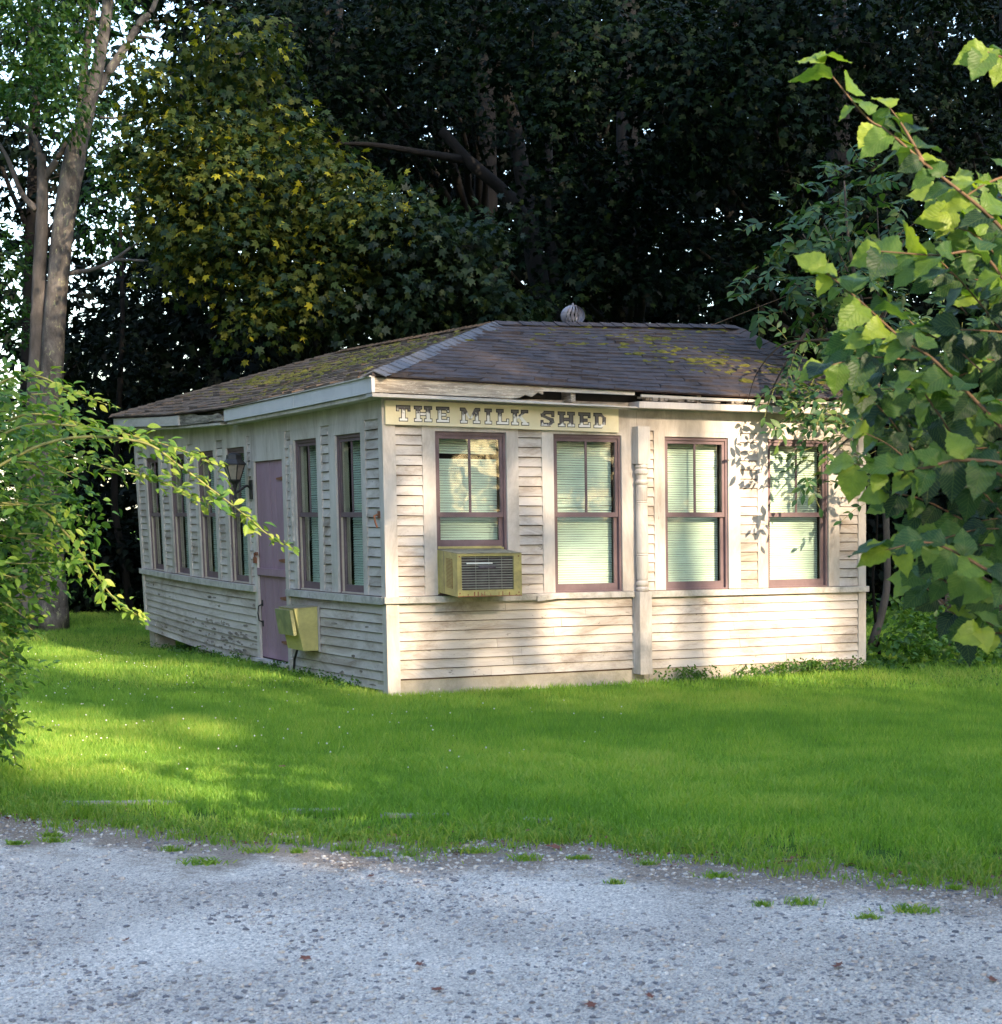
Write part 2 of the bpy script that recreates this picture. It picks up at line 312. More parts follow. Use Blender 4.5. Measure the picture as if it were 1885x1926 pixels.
def siding(name, face, panels, th=.019, pitch=.084, mat='paint', tf=W):
    """stack of overlapping tapered boards"""
    mb = MB(); P = front if face == 'f' else left
    for (s0, s1, z0, z1) in panels:
        n = max(1, round((z1-z0)/pitch)); h = (z1-z0)/n
        for i in range(n):
            za = z0+i*h; zb = za+h-(.0065 if i < n-1 else 0)  # gap bares the dark core as a painted shadow line under each board
            cuts = [s0, s1]
            if s1-s0 > 1.2:
                x = s0+random.uniform(.5, 1.9)
                while x < s1-.3: cuts.insert(-1, x); x += random.uniform(1.1, 2.4)
            for a0, a1 in zip(cuts[:-1], cuts[1:]):
                a1g = a1-(.0025 if a1 < s1 else 0); k = max(1, int((a1-a0)/.35)); vs = []
                tilt = random.uniform(-.0015, .0015); rr = random.random(); th2 = th*random.uniform(.85, 1.15)
                for j in range(k+1):
                    t = a0+(a1g-a0)*j/k; w = random.uniform(-.0012, .0012)+tilt*(j/k-.5)*2; q = random.uniform(-.001, .0015)
                    vs += [P(t, .0, za+w), P(t, th2+q, za+w), P(t, .004, zb-.0005), P(t, 0, zb-.0005)]
                fs = [(0, 1, 2, 3), tuple(4*k+m_ for m_ in (3, 2, 1, 0))]
                for j in range(k):
                    for m_ in range(4): fs.append((4*j+m_, 4*j+4+m_, 4*j+4+(m_+1) % 4, 4*j+(m_+1) % 4))
                mb.add(vs, fs, rr)
    return mb.build(name, mat, shed, tf)

ZS, ZT, ZB = .805, 2.22, .10      # window bottom / top, bottom of siding
# ---- front wall
FW = [(.455, 1.130), (1.592, 2.282), (2.737, 3.427), (3.870, 4.575)]
siding('front_siding', 'f', [(.09, .337, ZS, 2.27), (1.245, 1.478, ZS, 2.27), (2.53, 2.623, ZS, 2.27), (3.558, 3.757, ZS, 2.27), (4.704, 4.93, ZS, 2.27),
                             (.09, 2.385, ZB, .745), (2.53, 4.93, ZB-.01, .745)])
# ---- left wall
LW = [(.496, 1.125), (1.616, 2.244), (3.813, 4.458), (4.940, 5.597), (6.113, 6.775), (7.299, 7.929)]
DOOR = (2.60, 3.50)
siding('side_siding', 'l', [(.075, .396, ZS, 2.32), (1.318, 1.50, ZS, 2.32), (2.33, 2.50, ZS, 2.32), (3.60, 3.72, ZS, 2.32), (4.58, 4.83, ZS, 2.32), (5.72, 6.0, ZS, 2.32), (6.89, 7.18, ZS, 2.32), (8.03, 8.34, ZS, 2.32),
                            (.075, 2.52, .0, .735), (3.58, 8.34, .0, .735), (2.52, 3.58, .0, .055)])
# hidden right and back sides
mbr = MB()
for i in range(30):
    z0 = .09+i*.084
    mbr.box(5.0, 5.016, 0, WL, z0, z0+.08); mbr.box(0, 5.0, WL, WL+.016, z0, z0+.08)
mbr.build('rear_siding', 'paint', shed, W)

# wall core (leaves the openings free)
mb = MB()
def core(face, openings, L, lo, hi=2.5):
    x = 0.0 if face == 'f' else .1
    ops = sorted(openings)
    for (a0, a1, b0, b1) in ops:
        fbox(mb, face, x, a0, -.1, -.001, lo, hi); fbox(mb, face, a0, a1, -.1, -.001, lo, b0); fbox(mb, face, a0, a1, -.1, -.001, b1, hi); x = a1
    fbox(mb, face, x, L, -.1, -.001, lo, hi)
core('f', [(a0, a1, ZS, ZT) for a0, a1 in FW], 4.99, .06)
core('l', [(a0, a1, ZS, ZT) for a0, a1 in LW]+[(DOOR[0], DOOR[1], .08, 2.05)], WL-.1, .02)
mb.box(4.9, 4.999, .1, WL-.1, .06, 2.5, ny=8); mb.box(0, 4.9, WL-.1, WL-.001, .06, 2.5)
mb.box(.1, 4.9, .1, WL-.1, .0, .06, ny=8); mb.box(.1, 4.9, .1, WL-.1, 2.42, 2.45, ny=8)
mb.build('wall', 'core', shed, W)

# trims
t = MB()
fbox(t, 'f', -.026, .09, 0, .026, -.06, 2.27); t.build('corner_board', 'trim', shed, W); t = MB(); fbox(t, 'f', 4.93, 5.02, 0, .026, .03, 2.27)
t.build('corner_board', 'trim', shed, W)
t = MB(); fbox(t, 'l', 0, .075, 0, .0258, -.02, 2.32); t.build('corner_board', 'trim', shed, W)
t = MB(); fbox(t, 'l', 8.34, WL+.02, 0, .0258, .0, 2.32); t.build('corner_board', 'trim', shed, W)
t = MB()
def casing(mb, face, c0, w0, w1, c1, ztop, zhead):
    fbox(mb, face, c0, w0, 0, .022, ZS+.001, zhead); fbox(mb, face, w1, c1, 0, .022, ZS+.001, zhead); fbox(mb, face, w0, w1, 0, .0225, ztop, zhead)
for c0, (w0, w1), c1 in zip((.337, 1.478, 2.623, 3.757), FW, (1.245, 2.385, 3.558, 4.704)):
    t = MB(); casing(t, 'f', c0, w0, w1, c1, ZT, 2.27); t.build('window_casing', 'trim', shed, W)
for c0, (w0, w1), c1 in zip((.396, 1.50, 3.72, 4.83, 6.0, 7.18), LW, (1.318, 2.33, 4.58, 5.72, 6.89, 8.03)):
    c1 = min(c1, w1+.13) if c1-w1 > .15 else c1
    t = MB(); casing(t, 'l', c0, w0, w1, c1, ZT, 2.32)
    t.build('window_casing', 'trim', shed, W)
# plain infill strips beside casings that stop short of the siding
t = MB()
t.box(-.012, 0, 1.255, 1.318, ZS, 2.32)
t.build('wall_patch', 'trim', shed, W)
t = MB(); fbox(t, 'f', -.028, 2.44, 0, .0245, 2.27, 2.52); fbox(t, 'f', 2.443, 5.02, 0, .0245, 2.27, 2.52)
t.build('frieze_board', 'trim', shed, W)
t = MB(); fbox(t, 'l', 0, 3.0, 0, .0242, 2.32, 2.60); fbox(t, 'l', 3.003, WL+.02, 0, .0242, 2.32, 2.64); t.build('frieze_board', 'trim', shed, W)
# sills: long weathered ledges
t = MB(); fbox(t, 'f', -.05, 1.40, 0, .055, .745, .80); fbox(t, 'f', 1.40, 2.385, 0, .052, .752, .803)
t.prism([(1.385, .735), (1.62, .758), (1.62, .80), (1.385, .782)], .056, .075, lambda a_, b_, d: (a_, -d, b_))
t.build('window_ledge', 'sill', shed, W)
t = MB(); fbox(t, 'f', 2.53, 5.04, 0, .052, .745, .80); t.build('window_ledge', 'sill', shed, W)
t = MB(); fbox(t, 'l', 0, 2.535, 0, .055, .735, .797); t.build('window_ledge', 'sill', shed, W)
t = MB(); fbox(t, 'l', 3.565, WL+.05, 0, .055, .735, .797); t.build('window_ledge', 'sill', shed, W)
# foundation
t = MB(); mbf = t
t.box(-.01, 5.0, .0, .25, -.35, .085, nx=10)
for i in range(11): pass
t.build('foundation', 'concrete', shed, W)
t = MB(); t.box(.02, .28, WL-.3, WL, -.5, .0); t.build('pier', 'concrete', shed, W)
t = MB(); t.box(.05, .3, 5.9, 6.2, -.5, .0); t.build('pier', 'concrete', shed, W)
t = MB(); t.box(.5, .55, .3, WL, -.5, .02, ny=8); t.build('crawlspace_shade', 'dark', shed, W)  # dark sheet under the floor, painted as the crawlspace shade

# ---- windows
def window(face, w0, w1, kind='plain', zlift=0.0):
    P = front if face == 'f' else left
    fr = MB(); rec = 0 if face == 'f' else .0
    # outer stop / frame
    for (x0, x1, z0, z1) in ((w0, w0+.022, ZS, ZT), (w1-.022, w1, ZS, ZT), (w0+.022, w1-.022, ZT-.03, ZT)):
        fbox(fr, face, x0, x1, -.010, .002, z0, z1)
    frame = fr.build('window', 'mauve', shed, W)
    j = MB(); fbox(j, face, w0, w0+.020, -.10, -.0102, ZS, ZT); fbox(j, face, w1-.020, w1, -.10, -.0102, ZS, ZT); fbox(j, face, w0, w1, -.10, .0, ZS-.001, ZS+.012)
    j.build('jamb', 'jamb' if face == 'l' else 'mauve', frame, W)
    a0, a1 = w0+.022, w1-.022; mid = (a0+a1)/2
    up = MB(); o0, o1 = -.030, -.011
    zr0, zr1 = 1.478, 1.522
    fbox(up, face, a0, a0+.028, o0, o1, zr0, ZT-.03); fbox(up, face, a1-.028, a1, o0, o1, zr0, ZT-.03)
    fbox(up, face, a0+.028, a1-.028, o0, o1, zr0, zr1); fbox(up, face, a0+.028, a1-.028, o0, o1, ZT-.062, ZT-.03)
    fbox(up, face, mid-.010, mid+.010, o0+.004, o1-.003, zr1, ZT-.062)
    s = up.build('upper_sash', 'mauve', frame, W)
    lo = MB(); p0, p1 = -.053, -.032; zb = ZS+.012+zlift; zt = zr0+.03 if not zlift else zr1+.0
    fbox(lo, face, a0, a0+.036, p0, p1, zb, zt); fbox(lo, face, a1-.036, a1, p0, p1, zb, zt)
    fbox(lo, face, a0+.036, a1-.036, p0, p1, zb, zb+.062); fbox(lo, face, a0+.036, a1-.036, p0, p1, zt-.03, zt)
    s = lo.build('lower_sash', 'mauve', frame, W)
    g = MB(); fbox(g, face, a0+.02, a1-.02, -.022, -.020, zr1-.01, ZT-.05); g.build('pane', 'glass', frame, W)
    g = MB(); fbox(g, face, a0+.03, a1-.03, -.044, -.042, zb+.05, zt-.02); g.build('pane', 'glass', frame, W)
    # venetian blind
    b = MB(); pitch = .0215; z = ZT-.02; i = 0
    gap = .03
    while z > ZS+.02:
        dz = pitch; bx0 = w0+gap; bx1 = w1-gap
        tl = random.uniform(-.002, .002); k = .0
        if kind == 'gap' and abs(z-2.02) < .014: z -= dz; continue
        if kind == 'bent' and 1.5 < z < 1.68: tl += random.uniform(-.006, .006); k = random.uniform(0, .012)
        vs = [P(bx0, -.118, z-.019+tl), P(bx1, -.118, z-.019-tl), P(bx1, -.1265+k, z+.003), P(bx0, -.1265+k, z+.003)]
        n = 6; vs = []
        for q in range(n+1):
            x = bx0+(bx1-bx0)*q/n; wv = .0008*math.sin(q*2.1+i)+tl*(q/n-.5)
            vs += [P(x, -.118, z-.016+wv), P(x, -.124+k, z-.006+wv), P(x, -.1275+k, z+.0025+wv)]
        fs = [(3*q+m_, 3*q+3+m_, 3*q+4+m_, 3*q+1+m_) for q in range(n) for m_ in (0, 1)]
        b.add(vs, fs, .5+random.uniform(-.3, .5)); z -= dz; i += 1
    b.build('blind', 'blind', frame, W)
    return frame
window('f', *FW[0], kind='gap', zlift=.40)
window('f', *FW[1], kind='bent'); window('f', *FW[2]); window('f', *FW[3])
for a0, a1 in LW: window('l', a0, a1)

# bare rotten patches where the paint has gone, low on the side wall
t = MB()
for i in range(120):
    v_ = random.gauss(4.7, .75) if i < 80 else random.uniform(.3, 8.2)
    if not 3.65 < v_ < 8.2 and i < 80: continue
    if 1.6 < v_ < 3.6: continue
    r_i = random.choice([1, 2, 3, 3, 4]) if i < 80 else random.choice([0, 1, 3, 6, 7]); z_ = r_i*.08167+random.uniform(.004, .05); w_ = random.uniform(.02, .11); h_ = random.uniform(.008, .022)
    m_ = 7; pts = [(v_+w_*math.cos(2*math.pi*q/m_)*random.uniform(.5, 1), z_+h_*math.sin(2*math.pi*q/m_)*random.uniform(.5, 1)) for q in range(m_)]
    t.prism(pts, .010, .0225-.015*((z_/.08167) % 1), lambda a_, b_, d_: (-d_, a_, b_))
t.build('bare_wood_patches', 'rotten', shed, W)['kind'] = 'stuff'
# ---- door
d = MB(); d0, d1 = DOOR; nb = 6; w = (d1-d0-.02)/nb
for i in range(nb):
    x = d0+.01+i*w
    fbox(d, 'l', x+.003, x+w-.003, -.03, -.002+random.uniform(0, .003), .10, .925+.0, r=random.random()); fbox(d, 'l', x+.003, x+w-.003, -.03, -.002+random.uniform(0, .003), .94, 2.045, r=random.random())
door = d.build('door', 'door', shed, W)
g = MB(); fbox(g, 'l', d0+.005, d1-.005, -.045, -.03, .085, 2.05); g.build('backing', 'doorgap', door, W)
g = MB(); fbox(g, 'l', d0+.0, d1-.0, .003, .03, .905, .975); g.build('batten', 'door', door, W)
for z in (1.86, 1.06, .70, .28):
    g = MB(); fbox(g, 'l', d0-.03, d0+.02, .003, .012, z-.08, z+.08); g.prism([(d0+.02, z-.022), (d0+.24, z-.008), (d0+.24, z+.008), (d0+.02, z+.022)], .003, .009, lambda a_, b_, q: (-q, a_, b_)); g.build('hinge', 'rust', door, W)
g = MB(); g.tube([left(d1-.06, .0, .62), left(d1-.06, .045, .60), left(d1-.06, .055, .53), left(d1-.06, .045, .46), left(d1-.06, 0, .44)], .008, 6); fbox(g, 'l', d1-.08, d1-.04, 0, .006, .60, .66); fbox(g, 'l', d1-.08, d1-.04, 0, .006, .40, .46); g.build('handle', 'black', door, W)
g = MB(); fbox(g, 'l', d1-.05, d1+.04, .026, .034, 1.10, 1.13); fbox(g, 'l', d1-.01, d1+.04, .03, .055, 1.02, 1.08); g.tube([left(d1-.002, .045, 1.08), left(d1+.0, .045, 1.12), left(d1+.03, .045, 1.12), left(d1+.032, .045, 1.08)], .005, 6); g.build('padlock', 'rust', door, W)
t = MB(); fbox(t, 'l', 2.50, d0, 0, .024, .10, 2.05); fbox(t, 'l', d1, 3.60, 0, .024, .06, 2.05); fbox(t, 'l', 2.50, 3.60, 0, .0245, 2.05, 2.319)
t.build('door_surround', 'trim', shed, W)
t = MB(); fbox(t, 'l', 2.50, 3.58, 0, .10, .055, .085); fbox(t, 'l', 2.48, 2.53, 0, .05, -.05, .14); t.build('threshold', 'sill', shed, W)
# loose weathered stop board beside the second side window
t = MB(); fbox(t, 'l', 2.285, 2.325, .023, .05, 1.25, 2.18); t.build('stop_board', 'sill', shed, W)

# ---- turned post
t = MB(); uc = 2.457; hw = .062
t.box(uc-hw, uc+hw, -.13, -.0235, .05, .80)
t.build('porch_post', 'trim', shed, W)
post = bpy.context.scene.objects['porch_post']
prof = [(.04, .795), (.058, .81), (.062, .83), (.045, .845), (.058, .865), (.058, .885), (.043, .90), (.05, .92), (.055, 1.05), (.056, 1.12), (.052, 1.125), (.057, 1.135), (.052, 1.145), (.057, 1.155), (.054, 1.30), (.052, 1.55), (.053, 1.60), (.049, 1.605), (.053, 1.615), (.049, 1.625), (.053, 1.635), (.052, 1.75), (.046, 1.77), (.058, 1.785), (.06, 1.80), (.048, 1.82), (.05, 1.86), (.062, 1.875), (.062, 1.90), (.05, 1.915), (.06, 1.935), (.05, 1.962)]
t = MB(); t.box(uc-hw, uc+hw, -.13, -.0235, 1.96, 2.30); t.build('post_head', 'trim', post, W)
t = MB(); t.box(2.385, 2.53, -.023, 0, .05, 2.27); t.build('backing_board', 'trim', shed, W)
t = MB(); t.lathe(prof, (uc, -.076)); t.build('turned_shaft', 'trim', post, W, smooth=False)

# ---- roof
def eavez(v): return float(np.interp(v, [-.3, 0, 2, 4, 6, 8.7], [2.655, 2.65, 2.63, 2.62, 2.665, 2.78]))
def fe(u): return float(np.interp(u, [-.2, 2.4, 3.5, 5.1], [2.655, 2.615, 2.60, 2.62]))
E0 = np.array([-.18, -.21, 2.655]); E1 = np.array([5.08, -.21, 2.62]); E2 = np.array([-.24, 8.66, 2.78]); E3 = np.array([5.1, 8.66, 2.7])
P1 = np.array([2.04, 2.04, 3.43]); P2 = np.array([4.68, 1.75, 3.50]); P3 = np.array([2.3, 7.1, 3.60]); P4 = np.array([4.0, 6.6, 3.5])
def patch(q00, q10, q01, q11, eave=None):
    """bilinear surface; s along the eave, t up the slope"""
    def f(s, t_):
        p = (1-t_)*((1-s)*q00+s*q10)+t_*((1-s)*q01+s*q11)
        if eave is not None:
            e = eave((1-s)*q00+s*q10); p = p+np.array([0, 0, (e-((1-s)*q00+s*q10)[2])*(1-t_)])
        return p+np.array([0, 0, .012*math.sin(s*9+t_*3)*math.sin(t_*math.pi)])
    return f
fr_ = patch(E0, E1, P1, P2, lambda p: fe(p[0]))
lf_ = patch(E2, E0, P3, P1, lambda p: eavez(p[1]))
bk_ = patch(E3, E2, P4, P3); rt_ = patch(E1, E3, P2, P4); tp_ = patch(P1, P2, P3, P4)
def shingles(name, f, L, Hh, mat, parent, expo=.125, tabw=.30, wild=1.0, colfn=None):
    mb = MB(); rows = int(Hh/expo); eps = 1e-3
    for i in range(rows):
        t0, t1 = i/rows, (i+1.25)/rows
        if t1 > 1: t1 = 1
        n = int(L/tabw)+1; off = (i % 2)*.5+random.uniform(-.06, .06)
        for j in range(-1, n+1):
            s0, s1 = (j+off)/n, (j+off+1)/n-.004/tabw/n*tabw
            s1 = (j+off+1)/n-.006/L
            s0, s1 = max(0, s0), min(1, s1)
            if s1-s0 < .002: continue
            lift = random.uniform(.004, .009)+(random.random() < .10*wild)*random.uniform(.006, .02); dl = random.uniform(-.004, .004)*wild; dt = random.uniform(-.012, .012)*wild/Hh*.6
            tb = max(0, t0+dt-(.02/Hh if i == 0 else 0)); q = []
            for (s_, t_, h_) in ((s0, tb, lift+dl+.006), (s1, tb, lift-dl+.006), (s1, t1, .002), (s0, t1, .002)):
                q.append(f(s_, t_)+np.array([0, 0, h_]))
            q += [f(s0, tb)+np.array([0, 0, 0]), f(s1, tb)+np.array([0, 0, 0])]
            mb.add(q, [(0, 1, 2, 3), (4, 5, 1, 0), (4, 0, 3), (5, 2, 1)])
    return mb.build(name, mat, parent, W)
roofm = MB()
for f in (fr_, lf_, bk_, rt_, tp_):
    n = 12; vs = [f(i/n, j/n)+np.array([0, 0, -.01]) for i in range(n+1) for j in range(n+1)]
    roofm.add(vs, [(i*(n+1)+j, (i+1)*(n+1)+j, (i+1)*(n+1)+j+1, i*(n+1)+j+1) for i in range(n) for j in range(n)])
roof = roofm.build('roof', 'core', shed, W)
shingles('front_shingles', fr_, 4.6, 2.4, 'asphalt', roof, wild=1.6)
shingles('side_shingles', lf_, 8.0, 2.4, 'brownroof', roof, wild=1.6)
shingles('right_shingles', rt_, 8.0, 1.6, 'asphalt', roof); shingles('back_shingles', bk_, 4.6, 1.9, 'asphalt', roof); shingles('top_shingles', tp_, 4.5, 4.5, 'asphalt', roof)
# hip caps: light strip shingles straddling the hips
def caps(p, q, name, mat='hipcap', nrm=None):
    mb = MB(); L = np.linalg.norm(q-p); n = int(L/.125); d_ = (q-p)/L; side = np.cross(d_, [0, 0, 1]); side /= np.linalg.norm(side)
    for i in range(n):
        a_ = p+d_*(i*.125-.0); b_ = p+d_*(i*.125+.17); w_ = .125+random.uniform(-.008, .008); h = .03; tl = random.uniform(-.01, .01)
        q_ = [a_+side*w_+[0, 0, h-.045], a_+[0, 0, h+.008], a_-side*w_+[0, 0, h-.045], b_-side*w_+[0, 0, h-.055], b_+[0, 0, h-.006], b_+side*w_+[0, 0, h-.055]]
        q_ += [a_+side*w_+[0, 0, h-.055], a_-side*w_+[0, 0, h-.055], a_+[0, 0, h-.004]]
        mb.add([x+side*tl for x in q_], [(0, 1, 4, 5), (1, 2, 3, 4), (0, 6, 8, 1), (1, 8, 7, 2)])
    return mb.build(name, mat, roof, W)
caps(E0+[0, 0, .01], P1, 'hip_cap'); caps(P1, P2, 'ridge_cap', 'asphalt'); caps(E1, P2, 'hip_cap', 'asphalt'); caps(P1, P3, 'ridge_cap', 'brownroof'); caps(E2, P3, 'hip_cap', 'brownroof')
# moss cushions
def mosscushions(name, f, spots, parent):
    mb = MB()
    for (s_, t_, rad, n) in spots:
        for k in range(n):
            ss = s_+random.gauss(0, rad[0]); tt = t_+random.gauss(0, rad[1])
            if not (0.0 < ss < 1 and 0.01 < tt < 1.0): continue
            c = f(ss, tt); r_ = random.uniform(.008, .030)*(1 if random.random() < .85 else 1.7); e1 = (f(min(1, ss+.01), tt)-c); e1 = e1/np.linalg.norm(e1); e2 = (f(ss, min(1, tt+.01))-f(ss, tt-.01)); e2 = e2/np.linalg.norm(e2)
            vs = []; m_ = 9; st = random.uniform(1, 2.4)
            for ring, (rr, hh) in enumerate(((1, .0), (.85, .45), (.5, .9))):
                for q in range(m_):
                    a_ = 2*math.pi*q/m_; w_ = rr*(1+random.uniform(-.25, .25))
                    vs.append(c+e1*math.cos(a_)*r_*w_*st+e2*math.sin(a_)*r_*w_+np.array([0, 0, .008+hh*r_*.38*random.uniform(.8, 1.3)]))
            vs.append(c+np.array([0, 0, .008+r_*.42]))
            fs = [(a_*m_+q, a_*m_+(q+1) % m_, (a_+1)*m_+(q+1) % m_, (a_+1)*m_+q) for a_ in range(2) for q in range(m_)]+[(2*m_+q, 2*m_+(q+1) % m_, 3*m_) for q in range(m_)]
            mb.add(vs, fs)
    o = mb.build(name, 'moss', parent, W); o['kind'] = 'stuff'; return o
mosscushions('moss', fr_, [(.30, .97, (.2, .02), 35), (.72, .97, (.2, .02), 70), (.5, .85, (.22, .06), 28), (.36, .66, (.04, .02), 12), (.62, .62, (.10, .10), 55), (.70, .45, (.09, .05), 60), (.55, .72, (.08, .06), 24), (.76, .33, (.08, .03), 35), (.9, .15, (.08, .04), 25), (.28, .75, (.05, .06), 8), (.17, .5, (.05, .1), 5)], roof)
mosscushions('moss', lf_, [(.35, .55, (.12, .10), 330), (.55, .50, (.15, .12), 300), (.75, .65, (.12, .10), 180), (.18, .45, (.05, .08), 50), (.5, .9, (.3, .06), 160), (.6, .2, (.2, .08), 60)], roof)

# ---- fascias, soffit
def eboard(mb, v0, v1, o0, o1, dz0, dz1, n=8, rag0=0, rag1=0):
    """board following the left eave: o = distance outside the wall, dz relative to eave height"""
    vs = []
    for i in range(n+1):
        v = v0+(v1-v0)*i/n; e = eavez(v)
        a_ = dz0+(random.uniform(0, rag0) if (rag0 and i < n*.5) else 0)
        for o_, d_ in ((o0, a_), (o1, a_), (o1, dz1-(random.uniform(0, rag1) if rag1 and i < n*.5 else 0)), (o0, dz1)): vs.append((-o_, v, e+d_))
    fs = [(0, 1, 2, 3), tuple(4*n+m_ for m_ in (3, 2, 1, 0))]
    for j in range(n):
        for m_ in range(4): fs.append((4*j+m_, 4*j+4+m_, 4*j+4+(m_+1) % 4, 4*j+(m_+1) % 4))
    mb.add(vs, fs)
t = MB(); eboard(t, -.205, 1.73, .155, .185, -.135, -.005); eboard(t, 1.734, 3.93, .155, .187, -.135, -.012)
t.build('fascia_board', 'metalwrap', shed, W)
t = MB(); eboard(t, -.20, 3.90, .03, .165, -.172, -.140); eboard(t, -.2, 3.93, .155, .20, -.006, .004); t.build('fascia_board', 'trim', shed, W)
t = MB(); n = 26; vs = []
for i in range(n+1):       # rotten far board with an eaten end
    v = 3.98+(8.66-3.98)*i/n; e = eavez(v); eat = max(0, 1-i/7)
    top = -.012-eat*random.uniform(.0, .075)-.02*eat; bot = -.135+eat*random.uniform(0, .03)
    o_ = .195-eat*random.uniform(0, .02)
    vs += [(-.165, v, e+bot), (-o_, v, e+bot), (-o_, v, e+top), (-.165, v, e+top)]
fs = [(0, 1, 2, 3), tuple(4*n+m_ for m_ in (3, 2, 1, 0))]+[(4*j+m_, 4*j+4+m_, 4*j+4+(m_+1) % 4, 4*j+(m_+1) % 4) for j in range(n) for m_ in range(4)]
t.add(vs, fs); tag(t.build('fascia_board', 'rotten', shed, W), 'rotten grey fascia board with an eaten end')
t = MB(); eboard(t, 5.6, 8.68, .19, .215, -.13, -.02, 10); t.build('fascia_board', 'fascia', shed, W)
t = MB(); eboard(t, 4.1, 8.6, .03, .18, -.165, -.14); t.build('soffit', 'trim', shed, W)
# front boards
def fbrd(mb, pts_top, pts_bot, o0, o1):
    n = len(pts_top); vs = []
    for (u_, zt_), (ub, zb_) in zip(pts_top, pts_bot): vs += [(ub, -o0, zb_), (ub, -o1, zb_), (u_, -o1, zt_), (u_, -o0, zt_)]
    fs = [(0, 1, 2, 3), tuple(4*(n-1)+m_ for m_ in (3, 2, 1, 0))]+[(4*j+m_, 4*j+4+m_, 4*j+4+(m_+1) % 4, 4*j+(m_+1) % 4) for j in range(n-1) for m_ in range(4)]
    mb.add(vs, fs)
us = [-.17, .1, .4, .7, .95, 1.1, 1.18, 1.24, 1.30, 1.36, 1.41]
top = [(u_, fe(u_)-.008) for u_ in us]; bot = [(u_, 2.522-.003*i) for i, u_ in enumerate(us)]
for i, dz in ((6, .012), (7, .045), (8, .03), (9, .075), (10, .06)): bot[i] = (bot[i][0], bot[i][1]+dz); 
top[-1] = (1.41, fe(1.41)-.030); top[-2] = (1.36, fe(1.36)-.012)
t = MB(); fbrd(t, top, bot, .165, .195); tag(t.build('fascia_board', 'weathered', shed, W), 'bare split fascia board with a ragged broken end')
t = MB(); us = [1.30, 1.6, 1.9, 2.33]; fbrd(t, [(u_, fe(u_)-.004) for u_ in us], [(u_, fe(u_)-.050+.003*i) for i, u_ in enumerate(us)], .165, .19)
t.build('drip_strip', 'fascia', shed, W)
t = MB(); us = [2.40, 3.0, 3.8, 5.0]; fbrd(t, [(u_, fe(u_)-.028) for u_ in us], [(u_, fe(u_)-.052) for u_ in us], .165, .19); t.build('drip_strip', 'fascia', shed, W)
us = [-.18, .3, .8, 1.3, 1.7, 2.0, 2.2, 2.33, 2.36]
top = [(u_, 2.512-.014*max(0, u_)) for u_ in us]; bot = [(u_, 2.484-.010*max(0, u_)) for u_ in us]
for i, dz in ((3, .0), (4, -.008), (5, -.004), (6, -.012), (7, -.006), (8, -.022)): top[i] = (top[i][0], top[i][1]+dz)
t = MB(); fbrd(t, top, bot, .055, .205); tag(t.build('soffit', 'fascia', shed, W), 'peeling soffit board with splintered edge')
t = MB(); fbrd(t, [(u_, 2.520) for u_ in (2.36, 3.2, 4.2, 5.06)], [(u_, 2.462) for u_ in (2.36, 3.2, 4.2, 5.06)], .03, .215); t.build('soffit', 'trim', shed, W)
for u_ in (.9, 1.70, 3.0):
    t = MB(); t.box(u_, u_+.045, -.16, .1, 2.50, 2.60); t.build('rafter_tail', 'weathered', shed, W)
t = MB(); t.box(-.1, 5.0, .02, .1, 2.5, 2.62); t.box(-.02, .1, .1, 8.4, 2.5, 2.6, ny=8); t.build('eave_blocking', 'dark', shed, W)  # blocking coloured near-black to paint in the shade of the eave gap
t = MB()           # torn shingle edge hanging in the gap to the right
t.box(2.4, 5.0, -.14, -.11, 2.55, 2.57)
for i in range(60):
    u_ = random.uniform(2.4, 5.0); w_ = random.uniform(.02, .10); t.box(u_, u_+w_, -.16-random.uniform(0, .03), -.10, 2.545-random.uniform(0, .02), 2.575)
t.build('rotten_batten', 'rotten', shed, W)
t = MB(); t.tube([(-.04, .085, 1.50), (-.075, .08, 1.49), (-.08, .05, 1.44), (-.07, .03, 1.39)], .009, 6); fbox(t, 'l', .06, .12, .016, .03, 1.47, 1.53); t.build('old_hook', 'rust', shed, W)

# ---- roof turbine vent
vc = W(np.array([[2.93, 2.06, 3.565]]))[0]
tv = empty('turbine_vent', vc-[0, 0, .16], 'round metal turbine vent on the roof ridge', 'roof vent')
t = MB(); t.lathe([(.075, vc[2]-.20), (.075, vc[2]-.10), (.10, vc[2]-.095), (.10, vc[2]-.085)], vc, 20); t.build('collar', 'vent', tv); t = MB(); t.lathe([(.045, vc[2]+.100), (.045, vc[2]+.108), (.012, vc[2]+.112), (.01, vc[2]+.13)], vc, 14); t.build('vent_cap', 'vent', tv)
t = MB()
for k in range(18):
    a0 = 2*math.pi*k/18; vs = []
    for i in range(9):
        th = math.pi*(.1+.8*i/8); rr = .128*math.sin(th); z = vc[2]+.11*math.cos(th); tw = .25*math.cos(th)
        for da, r2 in ((0, 1), (.20, .86)):
            vs.append((vc[0]+rr*r2*math.cos(a0+da+tw), vc[1]+rr*r2*math.sin(a0+da+tw), z))
    t.add(vs, [(2*i, 2*i+1, 2*i+3, 2*i+2) for i in range(8)])
t.build('vanes', 'vent', tv)

